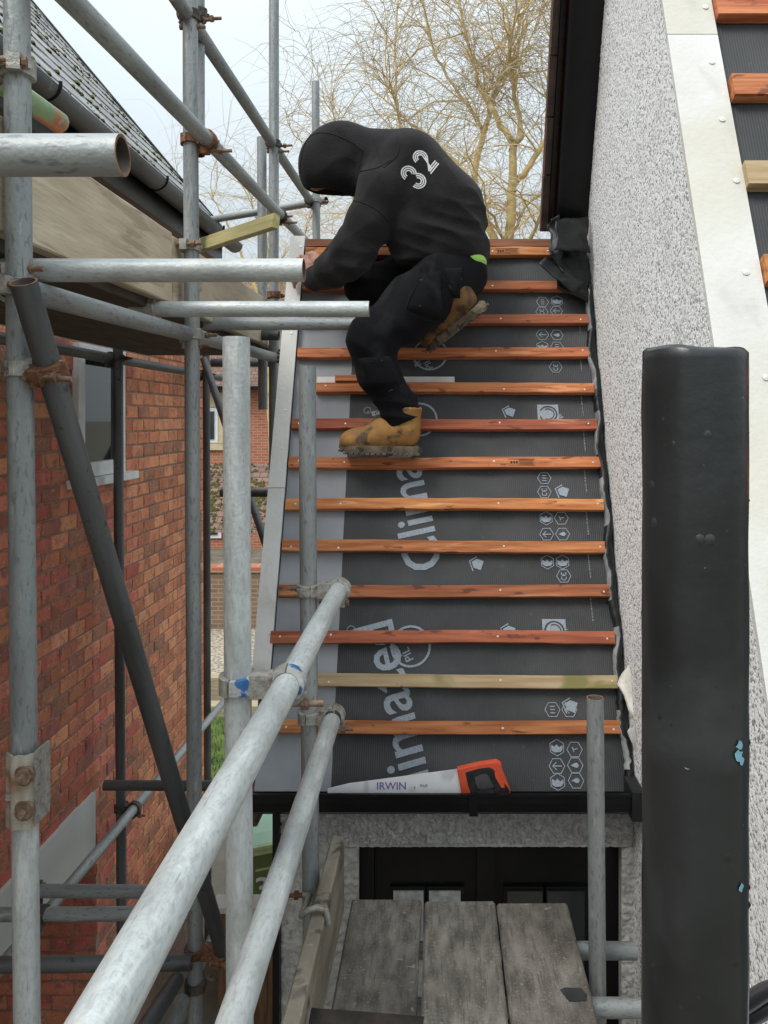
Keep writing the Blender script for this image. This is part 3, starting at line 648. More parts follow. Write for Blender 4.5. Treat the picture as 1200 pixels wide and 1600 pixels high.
# gutter
gz = H - 1.205; gy = RF(t_e, 0).y - .045
gg = MB(); prof = [(.055,-.02),(.052,-.03),(.03,-.045),(-.02,-.055),(-.048,-.035),(-.055,-.004),(-.055,.014),(-.062,.018),(-.062,.026),(-.05,.026)]
inn = [(a*.9, b*.9 + .003) for a, b in prof[:7]]
vs = []
for x in (-.617, .632):
    for (a, b) in prof + inn[::-1]: vs.append((x, gy + a, gz + b))
k = len(vs) // 2
gg.add(vs, [(i, (i+1) % k, k + (i+1) % k, k + i) for i in range(k)], smooth=False)
gg.add(vs, [tuple(range(k))[::-1], tuple(range(k, 2*k))])
gto = gg.obj('gutter', M_black, po)
for x in (-.44, .10): MB().box((x-.014, gy-.066, gz-.040), (x+.014, gy-.0625, gz+.028)).obj('gutter_joint', M_black, gto)
MB().box((.596, gy-.064, gz-.058), (.634, gy+.05, gz+.034)).obj('gutter_end', M_lead, gto)
# front wall (roughcast, real relief)
FY = RF(t_e, 0).y + .05
from mathutils import noise as mn
def roughwall(x0, x1, z0, z1, step, amp, name, par, mat, plane='Y', pos=0, sgn=-1, inside=None, fr=1.0):
    nx = max(2, int((x1-x0)/step)); nzz = max(2, int((z1-z0)/step)); m = MB(); ok = {}
    idx = {}
    for j in range(nzz + 1):
        for i in range(nx + 1):
            x = x0 + (x1-x0)*i/nx; z = z0 + (z1-z0)*j/nzz
            q = Vector((x*(52 if plane == 'X' else 55)*fr, z*(62 if plane == 'X' else 95)*fr, pos*9)); d = mn.noise(q) + .5*mn.noise(q*2.1)
            d = (abs(d) ** .75 if plane == 'X' else min(1, 2.0*abs(d))) * amp + mn.noise(Vector((x*4, z*4, 3))) * amp * .5
            if plane == 'Y': d *= min(1, max(.15, (z - z0) / .025))
            idx[(i, j)] = len(m.v)
            m.v.append((x, pos + sgn*d, z) if plane == 'Y' else (pos + sgn*d, x, z))
    for j in range(nzz):
        for i in range(nx):
            x = x0 + (x1-x0)*(i+.5)/nx; z = z0 + (z1-z0)*(j+.5)/nzz
            if inside and not inside(x, z): continue
            m.f.append((idx[(i,j)], idx[(i+1,j)], idx[(i+1,j+1)], idx[(i,j+1)])); m.m.append(0); m.sm.append(True)
    return m.obj(name, mat, par)
lz = H - 1.425
roughwall(-.532, .63, lz, gz - .03, .003, .022, 'front_wall', po, M_rough, 'Y', FY)
roughwall(-.532, -.275, H-2.6, lz, .0065, .010, 'front_wall', po, M_rough, 'Y', FY + .001)
roughwall(.598, .645, H-2.6, lz, .0065, .010, 'front_wall', po, M_rough, 'Y', FY + .001)
MB().box((-.530, FY+.006, 0), (-.28, FY+.2, gz-.025)).box((.602, FY+.006, 0), (.64, FY+.2, gz-.025)).box((-.28, FY+.006, lz+.004), (.602, FY+.2, gz-.025)).obj('wall_core', M_rough, po)
MB().box((-.556, FY-.03, 0), (-.533, FY+.03, gz-.03)).obj('corner_trim', M_black, po)
MB().box((-.556, FY+.031, 0), (-.531, FY+1.2, gz-.03)).obj('side_wall', M_render, po)
# door set in the opening
dr = MB().box((-.28, FY+.10, 0), (.602, FY+.14, lz)).obj('door', M_black, po)
DZ = H - 1.62
for (x0, x1, mm) in ((-.165,-.062,M_frost),(-.043,.065,M_frost),(.225,.345,M_dglass),(.362,.49,M_dglass)):
    MB().box((x0-.012, FY+.085, DZ-.42), (x1+.012, FY+.099, DZ+.012)).obj('pane_frame', M_black, dr)
    MB().box((x0, FY+.078, DZ-.4), (x1, FY+.0845, DZ)).obj('pane', mm, dr)
for x in (-.26, .15, .58): MB().box((x-.03, FY+.06, 0), (x+.03, FY+.0995, lz-.03)).obj('door_stile', M_black, dr)
MB().box((-.28, FY+.05, lz-.03), (.602, FY+.0995, lz)).obj('lintel_board', M_black, dr)

# ------------------------------------------------------------------ gable house on the right
gh = empty('rendered_house', (XW + 1, 2.5, 0), 'white pebbledash gable wall with black barge board and half stripped roof', 'house')
ct = 1 / math.tan(R(67))
def nearY(zr): return 1.57 + (zr + .436) * ct
def farY(zr): return 3.509 - (zr - .8785) * .47
def inside(y, z):
    zr = z - H; return y >= nearY(zr) + .024 and y <= farY(zr) + .02
roughwall(.95, 3.85, H - 3.0, H + 1.75, .0075, .0032, 'gable_wall', gh, M_render, 'X', XW, -1, inside, 1.6)
zr = 2.30
MB().add([(XW+.004, .9, 0), (XW+.004, 3.85, 0), (XW+.004, 3.85, H+.15), (XW+.004, farY(zr), H+zr), (XW+.004, nearY(zr)+.03, H+zr), (XW+.004, .93, H-2.0)], [(0,1,2,3,4,5),(5,4,3,2,1,0)]).obj('wall_core', M_render, gh)
# near slope: membrane, strip, battens
U2 = Vector((0, math.cos(R(67)), math.sin(R(67)))); N2 = Vector((0, -math.sin(R(67)), math.cos(R(67)))); B2 = Vector((0, nearY(0), H))
M2r = Matrix(((1,0,0,0), (0,U2.y,N2.y,B2.y), (0,U2.z,N2.z,B2.z), (0,0,0,1)))
def t2(py):
    k = (CY - py)/F; return k * B2.y / (U2.z - k * U2.y)
mb = MB(); nx, ny = 14, 40
for j in range(ny+1):
    for i in range(nx+1):
        t = -2.0 + 4.6*j/ny; x = XW + .10 + 1.6*i/nx
        q = M2r @ Vector((x, t, -.034 + .004*math.sin(9*x+2*t)*math.sin(5*t))); mb.v.append(tuple(q))
W_ = nx+1
for j in range(ny):
    for i in range(nx): mb.f.append((j*W_+i, j*W_+i+1, (j+1)*W_+i+1, (j+1)*W_+i)); mb.m.append(0); mb.sm.append(True)
rr2 = mb.obj('roof', M_memb, gh)
ts = t2(46)
for a, b in ((-2.0, ts-.0015), (ts+.0015, 2.5)):
    MB().box((XW-.012, a, -.030), (XW+.128, b, -.016), M=M2r).obj('verge_strip', M_cemr, gh)
for i, (py, x0) in enumerate(((-120,.755),(8,.765),(132,.775),(270,.785),(418,.798),(580,.80),(760,.80))):
    t = t2(py)
    m = MB().box((XW+.128+(i%3)*.004, t-.036, -.030), (2.2, t+.036, .004), M=M2r)
    m.obj('batten', M_battg if i == 3 else M_batten, rr2)
vn = MB()
for px, py in ((1102,4),(1112,90),(1150,276),(1128,180),(1165,420),(1196,585)):
    t = t2(py); Yd = (M2r @ Vector((0,t,-.016))).y; c = M2r @ Vector(((px-CX)/F*Yd, t, -.0155)); vn.cyl(c, c + N2*.003, .008, n=12, smooth=False)
    vn.cyl(c + N2*.003, c + N2*.004, .006, .003, n=12)
tag(vn.obj('screw_heads', M_nail, gh), kind='stuff')
# far slope: overhanging verge with soffit, barge board
sd_ = Vector((0, -.47, 1)).normalized(); sn_ = Vector((0, 1, .47)).normalized()      # up the far slope, outward normal
F0 = Vector((0, farY(.83), H + .83))
Mf = Matrix(((1,0,0,0), (0,sd_.y,sn_.y,F0.y), (0,sd_.z,sn_.z,F0.z), (0,0,0,1)))
MB().box((.515, -.02, -.02), (XW+.003, 1.9, .02), M=Mf).obj('soffit_board', M_black, gh)
MB().box((.499, .02, -.045), (.512, 1.9, .05), M=Mf).obj('barge_board', M_black, gh)
MB().box((.472, .02, -.005), (.484, 1.9, .06), M=Mf).obj('verge_trim', M_black, gh)
M_vt = mk('dark_verge_timber', (.035,.022,.016), (.08,.05,.035), 12, .8, 0, bump=.4)
for k in range(8): MB().box((.440 + (k % 2)*.003, .0 + k*.235, .02), (.47, .228 + k*.235, .055), M=Mf).obj('verge_tile', M_vt, gh)
MB().box((.442, -.02, .0605), (1.6, 1.9, .09), M=Mf).obj('rear_roof', M_battd, gh)
# crumpled flashing sheets round the foot of the barge board
def crumple(name, quad, nx, ny, amp, mat, par, seed, edge=0):
    m = MB(); a, b, c, d = [Vector(q) for q in quad]
    for j in range(ny+1):
        for i in range(nx+1):
            u, v = i/nx, j/ny; p = a.lerp(b, u).lerp(d.lerp(c, u), v); q = p*17 + Vector((seed,0,0))
            e = edge * (1 if (i in (0, nx) or j in (0, ny)) else 0)
            m.v.append(tuple(p + Vector((mn.noise(q), 1.3*mn.noise(q+Vector((9,3,1))), mn.noise(q+Vector((2,7,5)))))*(amp+e)))
    W_ = nx+1
    for j in range(ny):
        for i in range(nx): m.f.append((j*W_+i, j*W_+i+1, (j+1)*W_+i+1, (j+1)*W_+i)); m.m.append(0); m.sm.append(True)
    o = m.obj(name, mat, par); s = o.modifiers.new('s', 'SOLIDIFY'); s.thickness = .004; return o
crumple('flashing_sheet', [P(872,450,3.28), P(921,470,3.34), P(918,338,3.44), P(862,345,3.36)], 14, 18, .012, M_lead, gh, 1, .01)
crumple('flashing_sheet', [P(856,388,3.30), P(880,425,3.27), P(876,338,3.34), P(852,345,3.36)], 10, 14, .016, M_lead, gh, 4, .012)
crumple('flashing_sheet', [P(866,392,3.25), P(920,392,3.33), P(918,340,3.40), P(870,344,3.30)], 12, 8, .008, M_lead, gh, 7, .006)
crumple('flashing_flap', [P(842,413,3.27), P(898,458,3.26), P(912,440,3.30), P(852,400,3.30)], 12, 4, .006, M_lead, gh, 11, .004)
# upstand along the roof and wall junction
m = MB(); n = 150; rowsu = []
for j in range(n + 1):
    t = t_e - .02 + (tfor(440) - t_e + .02) * j / n
    wv = .010*math.sin(t*14) + .008*math.sin(t*31+1) + .006*mn.noise(Vector((t*23,0,0))) + (.01*mn.noise(Vector((t*60,4,0))))
    hh = .035 + .012*mn.noise(Vector((t*9,5,2)))
    x_ = XB + .006 + wv*.5
    rowsu.append([RF(t, x_ - .012, MN+.003), RF(t, x_ - .004 + wv*.3, MN + .024 + hh*.4), RF(t, min(XW-.008, x_ + .016 + wv*.4), MN+.014 + hh*.35), RF(t, XW-.008, MN+.006)])
for j in range(n + 1): m.v += [tuple(q) for q in rowsu[j]]
for j in range(n):
    for i in range(3): m.f.append((j*4+i, j*4+i+1, (j+1)*4+i+1, (j+1)*4+i)); m.m.append(1 if i == 0 and (j // 7) % 3 else 0); m.sm.append(True)
m.obj('membrane_upstand', [M_lead, M_torn], po)
# cream mortar patch and broken render at the eaves
crumple('mortar_patch', [P(966,1070,2.73), P(1010,1160,2.62), P(1012,1010,2.64), P(976,1045,2.75)], 10, 12, .006, M_cream, gh, 21, .006)
crumple('mortar_lump', [P(982,1135,2.66), P(1000,1230,2.60), P(1008,1190,2.58), P(992,1120,2.64)], 8, 16, .012, M_rough, gh, 27, .008)
# black vent pipe in front of the wall
pY = .84
pcx = (1085 - CX)/F*pY; pr = 80/F*pY
m = MB(); n = 40; zt = H + (CY - 546)/F*pY; zs = list(np.linspace(zt-1.2, zt-.012, 90)) + [zt-.004, zt]
for j, zz in enumerate(zs):
    for i in range(n):
        a = 2*math.pi*i/n; d = .0012*mn.noise(Vector((math.cos(a)*3, math.sin(a)*3, zz*14)))
        r_ = pr + d - (.004 if j == len(zs)-1 else 0)
        m.v.append((pcx + r_*math.cos(a), pY + r_*math.sin(a), zz + (.0022*math.sin(a*2+1)+.0012*math.sin(5*a) if j > len(zs)-3 else 0)))
for j in range(len(zs)-1):
    for i in range(n): m.f.append((j*n+i, j*n+(i+1)%n, (j+1)*n+(i+1)%n, (j+1)*n+i)); m.m.append(0); m.sm.append(True)
k = len(m.v); top = len(zs)-1
for i in range(n): a = 2*math.pi*i/n; m.v.append((pcx + (pr-.012)*math.cos(a), pY + (pr-.012)*math.sin(a), zt-.001))
for i in range(n): a = 2*math.pi*i/n; m.v.append((pcx + (pr-.012)*math.cos(a), pY + (pr-.012)*math.sin(a), zt-.3))
for i in range(n):
    m.f.append((top*n+i, top*n+(i+1)%n, k+(i+1)%n, k+i)); m.m.append(0); m.sm.append(False)
    m.f.append((k+i, k+(i+1)%n, k+n+(i+1)%n, k+n+i)); m.m.append(0); m.sm.append(True)
pipe = empty('vent_pipe', (pcx, pY, 0), 'thick black painted iron pipe standing close on the right', 'pipe')
m.obj('pipe', M_blackp, pipe)
mm = MB(); rg = random.Random(4)
for i in range(46):
    a = R(rg.uniform(195, 345)); zz = zt - rg.uniform(.03, .68); r_ = rg.uniform(.0015, .0055)
    c = Vector((pcx + (pr-.0008)*math.cos(a), pY + (pr-.0008)*math.sin(a), zz)); o_ = Vector((math.cos(a), math.sin(a), 0))
    tt = Vector((-math.sin(a), math.cos(a), 0)); vs = [c + (tt*math.cos(k*.7854) + Vector((0,0,1.2*math.sin(k*.7854))))*r_ for k in range(8)] + [c + o_*r_*.6]
    mm.add(vs, [(k, (k+1) % 8, 8) for k in range(8)], smooth=True)
tag(mm.obj('paint_blisters', M_blackp, pipe), kind='stuff')
for px, py, s_ in ((1138,1160,10),(1136,1175,12),(1143,1185,7),(1140,1381,8)):
    x = (px-CX)/F*pY - pcx; a = -math.acos(max(-1, min(1, x/pr*.84))); zz = H + (CY-py)/F*(pY-pr*.7); q = MB(); rg = random.Random(px)
    ring = [(s_/F*pY*rg.uniform(.5,1)*math.cos(k*.6283), s_/F*pY*rg.uniform(.4,1)*math.sin(k*.6283)) for k in range(10)]
    q.add([(pcx + (pr+.0016)*math.cos(a+u/pr), pY + (pr+.0016)*math.sin(a+u/pr), zz+v) for u, v in ring], [tuple(range(10))]); q.obj('paint_chip', M_blue, pipe)
for i, (a, b) in enumerate(((P(1150,1578,1.15), P(1235,1535,1.3)), (P(1150,1602,1.15), P(1240,1565,1.3)))):
    o = MB().path([a, a.lerp(b,.5)+Vector((0,0,.006)), b], .013, 10).obj('black_cable', M_black); tag(o, ('upper' if i == 0 else 'lower') + ' of two black cables beside the thick black pipe', 'cable', 'cables at the wall')
# ---PART3---
# ------------------------------------------------------------------ scaffold tubes
TR = .02415
TUBES = {}
def tube(key, p0, p1, mat, label, name='scaffold_tube', r=TR, group='scaffold tubes', bow=0):
    p0 = Vector(p0); p1 = Vector(p1); L = (p1-p0).length; n = 32; m = MB(); wl_ = .004; k = max(2, int(L/.12))
    rs = rng.random()*9
    rings = []
    for j in range(k+1):
        z = L*j/k; off = Vector((mn.noise(Vector((z*1.3, rs, 0))), mn.noise(Vector((z*1.3, 4, rs))), 0))*.0015
        rings.append([(r*math.cos(6.28319*i/n)+off.x, r*math.sin(6.28319*i/n)+off.y, z) for i in range(n)])
    m.add(sum(rings, []), [(j*n+i, j*n+(i+1)%n, (j+1)*n+(i+1)%n, (j+1)*n+i) for j in range(k) for i in range(n)], 0, True)
    for z, d, src in ((0, -1, rings[0]), (L, 1, rings[-1])):
        cx_ = sum(v[0] for v in src)/n; cy_ = sum(v[1] for v in src)/n
        inn = [(cx_+(v[0]-cx_)*(1-wl_/r), cy_+(v[1]-cy_)*(1-wl_/r), z) for v in src]; deep = [(v[0], v[1], z - d*.12) for v in inn]
        fs = [(i, (i+1)%n, n+(i+1)%n, n+i) for i in range(n)]
        m.add(src+inn, [f if d < 0 else f[::-1] for f in fs][::1] if d > 0 else [f[::-1] for f in fs], 1)
        m.add(inn+deep, fs, 2, True); m.add(deep, [tuple(range(n))], 2)
    q = (p1-p0).to_track_quat('Z', 'Y')
    M = Matrix.Translation(p0) @ q.to_matrix().to_4x4() @ Matrix.Identity(4)
    o = m.obj(name, [mat, M_rust, M_inner], None, M=M); tag(o, label, 'scaffold tube', group)
    TUBES[key] = (p0, p1); return o
Zl = H + .275; XO = -.812; XI = -1.60
def vert(key, px, Y, ytop, ybot, mat, label, px2=None):
    a = P(px, ytop, Y); b = P(px2 if px2 is not None else px, ybot, Y); return tube(key, b, a, mat, label, 'scaffold_standard', group='upright scaffold standards')
vert('V1a', 25, 1.55, -80, 1222, M_galv2, 'upper length of the leftmost tall scaffold upright above the rusty joint plate', 38)
vert('V1b', 39, 1.55, 1225, 1700, M_galv, 'lower length of the leftmost scaffold upright below the rusty joint plate', 44)
vert('V2', 369, 1.44, 527, 1750, M_galv, 'thick pale upright with cut top holding the blue coupler', 375)
vert('V3', 297, 2.6, -60, 1720, M_galv2, 'tall dark upright with rusty coupler beside the timber offcut', 306)
vert('V4', 428, 3.9, -40, 1100, M_galv2, 'tall thin upright running past the verge strip to the sky', 428)
vert('V5', 493, 5.0, 128, 700, M_galv2, 'short far upright showing behind the hooded head', 496)
vert('V6', 309, 2.76, -40, 243, M_galv2, 'short upright hanging behind the tall dark upright at the top')
vert('V7', 409, 4.15, 215, 640, M_galv2, 'thin upright just left of the tall thin upright at the guard rails', 411)
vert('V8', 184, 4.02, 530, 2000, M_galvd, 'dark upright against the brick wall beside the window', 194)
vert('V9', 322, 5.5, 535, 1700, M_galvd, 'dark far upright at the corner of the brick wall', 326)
vert('V10', 480, 2.24, 573, 1700, M_galv2, 'grey upright in front of the roof carrying both sloping rails', 488)
vert('V11', 930, 2.27, 1090, 1690, M_galv2, 'short upright with open top at the right edge of the planks', 935)
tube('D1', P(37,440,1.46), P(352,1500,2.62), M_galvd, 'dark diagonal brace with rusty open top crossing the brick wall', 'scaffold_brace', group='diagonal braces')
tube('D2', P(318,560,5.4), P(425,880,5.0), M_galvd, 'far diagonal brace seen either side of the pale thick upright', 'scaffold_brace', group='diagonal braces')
# transoms of the upper lift (they stick out to the right)
def lat(key, x0, x1, py, Y, mat, label, py2=None): return tube(key, P(x0, py, Y), P(x1, py2 or py, Y), mat, label, 'scaffold_transom', group='level transoms')
lat('T1', -60, 192, 243, .93, M_galv2, 'nearest level tube with rusty open end at top left')
lat('T2', -40, 475, 422, 1.66, M_galv, 'long level tube whose end meets the worker\'s hand')
lat('T3', 205, 577, 483, 2.44, M_galv, 'level tube ending in front of the worker\'s thigh, upper of a pair')
lat('T4', 285, 574, 506, 3.0, M_galv2, 'level tube ending behind the worker\'s thigh, lower of a pair')
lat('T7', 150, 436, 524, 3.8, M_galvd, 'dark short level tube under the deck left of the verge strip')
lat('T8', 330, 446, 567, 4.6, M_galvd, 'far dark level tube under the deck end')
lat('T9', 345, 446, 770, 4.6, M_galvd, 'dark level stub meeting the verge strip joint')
tube('T5', P(45,455,1.60), P(445,563,4.15), M_galv2, 'outer ledger running away under the deck edge', 'scaffold_ledger', group='receding ledgers')
tube('T6', Vector((XI-.06, 2.5, H+.30)), Vector((XI-.06, 6.0, H+.30)), M_galvd, 'inner ledger by the brick wall above the window', 'scaffold_ledger', group='receding ledgers')
tube('R1', P(70,-42,1.5), P(505,405,5.5), M_galv2, 'lower guard rail running down to the right behind the hood', 'guard_rail', group='guard rails')
tube('R2', P(270,-12,2.45), P(492,325,5.2), M_galv2, 'upper guard rail running down to the right towards the hood', 'guard_rail', group='guard rails')
tube('R3', P(322,345,5.55), P(510,313,5.1), M_galv2, 'far return guard rail behind the thin uprights', 'guard_rail', group='guard rails')
tube('R0', Vector((-.905, 1.2, H+.675)), Vector((-.875, 1.83, H+.675)), M_green, 'short green and red painted rail clamped at far left', 'guard_rail', group='guard rails')
# near rails
tube('L1', Vector((-.265, .42, H-.475)), P(528,924,2.22), M_galv, 'nearest pale rail rising from bottom left through the blue coupler', 'guard_rail', group='near hand rails')
tube('L2', Vector((-.287, .85, H-.843)), P(518,1128,2.2), M_galv, 'second pale rail sloping beside the planks, below the nearest rail', 'guard_rail', group='near hand rails')
# lower lift on the left
lat('T10', 163, 405, 1227, 3.85, M_galvd, 'dark level tube reaching the porch gutter end', 1228)
tube('T11', Vector((-1.555, 2.6, H-1.93)), Vector((-1.53, 5.8, H-2.0)), M_galv2, 'lower inner ledger running along the brick wall', 'scaffold_ledger', group='receding ledgers')
lat('T12', 62, 300, 1392, 3.05, M_galv2, 'upper of two close level tubes low on the left', 1394)
lat('T13', -30, 300, 1429, 2.88, M_galv2, 'lower of two close level tubes low on the left', 1427)
lat('T14', -30, 300, 1508, 2.55, M_galvd, 'lowest level tube at bottom left', 1504)
tube('T15', P(205,1640,2.1), P(276,1532,2.5), M_galvd, 'dark tube end at the bottom left of the nearest rail', 'scaffold_ledger', group='receding ledgers')
tube('T16', P(262,1640,2.9), P(338,1452,3.7), M_galv2, 'pale thin tube rising behind the dark brace foot', 'scaffold_ledger', group='receding ledgers')
tube('T17', P(255,1640,2.3), P(284,1565,2.55), M_galv2, 'short pale tube end beside the dark tube at bottom', 'scaffold_ledger', group='receding ledgers')
tube('T20', P(394,1286,3.3), P(414,1244,3.4), M_battd and M_galvd, 'dark downpipe stub under the porch gutter end', 'downpipe_stub', group='pipes at the porch')
tube('T18', P(560,1485,2.35), P(994,1486,2.35), M_galv2, 'far level tube under the planks ending at the right', 'scaffold_transom', group='transoms under the planks')
tube('T19', P(600,1575,2.12), P(1002,1575,2.12), M_galv2, 'near level tube under the planks ending at the right', 'scaffold_transom', group='transoms under the planks')

# ------------------------------------------------------------------ couplers
def ringband(p, d, wid=.05, r0=TR+.0005, r1=.0325, n=20, mi=0, gap=None, a0=0, a1=360):
    d = d.normalized(); x = gap if gap is not None else d.orthogonal(); x = (x - d*x.dot(d)).normalized(); y = d.cross(x); m = MB(); vs = []
    full = (a1-a0 == 360); k = n if full else n+1
    for i in range(k):
        t = R(a0+(a1-a0)*i/n); e = x*math.cos(t) + y*math.sin(t)
        hw = wid/2*(1 - .25*abs(math.sin(t*1.0)))
        vs += [p+e*r0-d*hw, p+e*r1-d*hw*.86, p+e*r1+d*hw*.86, p+e*r0+d*hw]
    fs = []
    for i in range(n):
        a = i*4; b = ((i+1) % k)*4
        fs += [(a+q, b+q, b+(q+1) % 4, a+(q+1) % 4)[::-1] for q in range(4)]
    if not full: fs += [(0,1,2,3)[::-1], tuple((k-1)*4+q for q in range(4))]
    m.add(vs, fs, mi, False)
    for i in range(len(m.sm)): m.sm[i] = False
    return m
def closest(A, B):
    p, q = A; r, s = B; d1 = (q-p); d2 = (s-r); w0 = p-r; a, b, c, d, e = d1.dot(d1), d1.dot(d2), d2.dot(d2), d1.dot(w0), d2.dot(w0); D = a*c-b*b
    t = (b*e-c*d)/D; u = (a*e-b*d)/D; return p+d1*t, r+d2*u, d1.normalized(), d2.normalized()
CI = 0
def bolt(p, d, L, par, mat):
    d = d.normalized(); m = MB().cyl(p, p+d*L, .0058, n=10); c = p + d*L*.55
    m.cyl(c, c+d*.012, .0115, n=6, smooth=False); m.cyl(p, p-d*.008, .010, n=8, smooth=False)
    return m.obj('bolt', mat, par)
def coupler(A, B, label, m1, m2=None, bd=None, flip=1, at=None, grp='scaffold couplers', L=.075, cap=None):
    global CI; CI += 1; m2 = m2 or m1
    if B is not None: pa, pb, da, db = closest(TUBES[A], TUBES[B])
    else:
        pa = at; da = (TUBES[A][1]-TUBES[A][0]).normalized(); pb = None
    t = empty('scaffold_coupler', pa, label, 'coupler', grp)
    bd = Vector(bd if bd else (1, 0, 0)); 
    bands = [(pa, da, m1)] + ([(pb, db, m2)] if pb is not None else [])
    for p, d, mt in bands:
        b_ = (bd - d*bd.dot(d))
        if b_.length < .15: b_ = Vector((0,-1,.0)) - d*Vector((0,-1,0)).dot(d)
        b_.normalize(); s_ = d.cross(b_)*flip
        ringband(p, d, .040, gap=b_, n=12, a0=-88*1, a1=88).obj('clamp_cap', cap or mt, t); ringband(p, d, .044, r1=.0335, gap=b_, n=12, a0=92, a1=268).obj('clamp_band', mt, t)
        c = p + s_*.036
        MB().box((-.012,-.010,-.017), (.012,.010,.017), M=Matrix.Translation(c - b_*.006) @ Matrix((tuple(b_)+(0,), tuple(s_)+(0,), tuple(d)+(0,), (0,0,0,1))).transposed()).obj('lug', mt, t)
        ringband(p + s_*.004, d, .018, .031, .037, gap=b_, n=10, a0=20, a1=150 if flip > 0 else 160).obj('hinge_flap', mt, t)
        bolt(c - b_*.02, b_, L, t, M_bolt)
    if pb is not None and (pb-pa).length > .03:
        q = (pb-pa).to_track_quat('Z', 'Y').to_matrix().to_4x4(); l_ = (pb-pa).length
        if l_ < .25: MB().box((-.02,-.02,.024), (.02,.02,max(.03, l_-.024)), M=Matrix.Translation(pa) @ q).obj('saddle', m1, t)
    return t
coupler('V2', 'L1', 'blue painted coupler joining the thick pale upright to the nearest rail', M_coup, M_coup, (1,-.3,0), 1, L=.085, cap=M_coupb)
coupler('V10', 'L1', 'pale coupler at the far end of the nearest rail', M_coup, None, (-1,-.3,0), -1)
coupler('V10', 'L2', 'pale coupler at the far end of the second rail', M_coup, None, (1,-.2,0), 1)
coupler('V1a', 'D1', 'rusty swivel coupler holding the dark diagonal brace to the left upright', M_coup, M_coupr, (1,-.2,0), 1, L=.09)
coupler('V1a', 'T5', 'grey coupler behind the top of the dark brace', M_coup, M_coup, (1,-.2,0), -1)
coupler('V1a', 'R0', 'grey coupler on the short green and red rail', M_coup, M_coupr, (-1,-.2,0), 1)
coupler('V3', 'R1', 'very rusty coupler on the lower guard rail at the tall dark upright', M_coupr, None, (1,-.2,0), 1, L=.1)
coupler('V3', 'R2', 'dark coupler at the top edge on the tall dark upright', M_coupd, None, (1,-.2,0), 1)
coupler('V6', None, 'bolted band around the short hanging upright', M_coupd, None, (1,-.1,0), 1, at=P(309,22,2.76), L=.09)
coupler('V3', None, 'pale band clamp under the timber offcut', M_coup, None, (1,-.2,0), -1, at=P(299,385,2.6))
coupler('V3', 'T5', 'brown bolted coupler where the ledger passes the tall dark upright', M_coup, M_coup, (1,-.2,0), 1, L=.09)
coupler('V4', 'R2', 'bolted coupler on the upper guard rail at the thin upright', M_coupd, None, (1,-.2,0), 1, L=.1)
coupler('V4', 'R1', 'brown coupler on the lower guard rail at the thin upright', M_coupr, M_coupd, (1,-.2,0), 1, L=.1)
coupler('V4', None, 'small rusty clamp on the thin upright beside the hand', M_coupr, None, (1,-.2,0), 1, at=P(428,461,3.9))
coupler('V4', 'T5', 'coupler at the far end of the outer ledger', M_coup, M_coupr, (1,-.2,0), -1, L=.09)
coupler('V5', 'R2', 'grey coupler just below the chin of the hood', M_coup, M_coupd, (1,-.2,0), 1, L=.09)
coupler('V8', 'T6', 'black coupler at the top of the upright beside the window', M_coupd, None, (1,-.3,0), 1)
coupler('V8', 'T11', 'black coupler on the lower inner ledger by the brick wall', M_coupd, None, (1,-.3,0), 1)
coupler('V9', 'T6', 'black coupler on the far upright at the wall corner', M_coupd, None, (1,-.3,0), 1)
coupler('T12', 'T11', 'dark coupler wrapping the upper of two close level tubes', M_coupd, None, (0,-.3,-1), 1)
coupler('T13', None, 'dark coupler wrapping the lower of two close level tubes', M_coupd, None, (0,-.5,-1), 1, at=P(65,1429,2.88))
coupler('V3', 'D1', 'brown coupler tying the foot of the dark brace to the tall dark upright', M_coupr, None, (1,-.2,0), 1)
coupler('V3', None, 'dark coupler low on the tall dark upright', M_coupd, None, (1,-.2,0), 1, at=P(305,1540,2.6))
coupler('T3', None, 'thin clip round the left end of the upper level tube', M_coup, None, (0,-.5,-1), 1, at=P(236,483,2.44))
# joint plate on the left upright
jp = empty('joint_plate', P(44,1228,1.55), 'rusty bolted sleeve plate joining two lengths of the leftmost upright', 'coupler')
c = P(40,1228,1.545); hh = .070
m = MB(); n = 16; vs = []
for z in (-hh, hh):
    for i in range(n+1):
        a = R(200 + 140*i/n); r_ = .032 + .002*math.sin(i*1.3); vs.append(c + Vector((r_*math.cos(a), r_*math.sin(a), z)))
vs2 = [c + (v-c) - Vector((v.x-c.x, v.y-c.y, 0)).normalized()*.005 for v in vs]; k = n+1
m.add(vs+vs2, [(i, i+1, k+i+1, k+i) for i in range(n)] + [(2*k+i+1, 2*k+i, 3*k+i, 3*k+i+1) for i in range(n)], 0, True)
m.add(vs+vs2, [(i, 2*k+i, 2*k+i+1, i+1) for i in range(n)] + [(k+i, k+i+1, 3*k+i+1, 3*k+i) for i in range(n)])
M_plate = mk('rusty_pale_plate', (.33,.27,.20), (.48,.44,.37), 28, .7, .2, bump=.5, bscale=90, spots=[((.30,.14,.06), 20, .55, .12, .8)])
m.obj('plate', M_plate, jp)
MB().box((c.x+.028, c.y-.022, c.z-hh+.008), (c.x+.033, c.y+.03, c.z+hh+.006)).obj('flange', M_coup, jp)
for dz in (.033, -.033):
    q = c + Vector((.012, -.030, dz)); m = MB().cyl(q, q+Vector((.004,-.016,0)), .0075, n=12).cyl(q, q+Vector((.003,-.009,0)), .0155, n=6, smooth=False).cyl(q+Vector((0,.004,0)), q+Vector((0,-.002,0)), .019, n=16)
    m.obj('bolt', M_bolt, jp)
q = c + Vector((-.016,-.027,-.008)); MB().box((q.x-.006, q.y-.004, q.z-.006), (q.x+.006, q.y+.004, q.z+.006)).obj('lug', M_coup, jp)

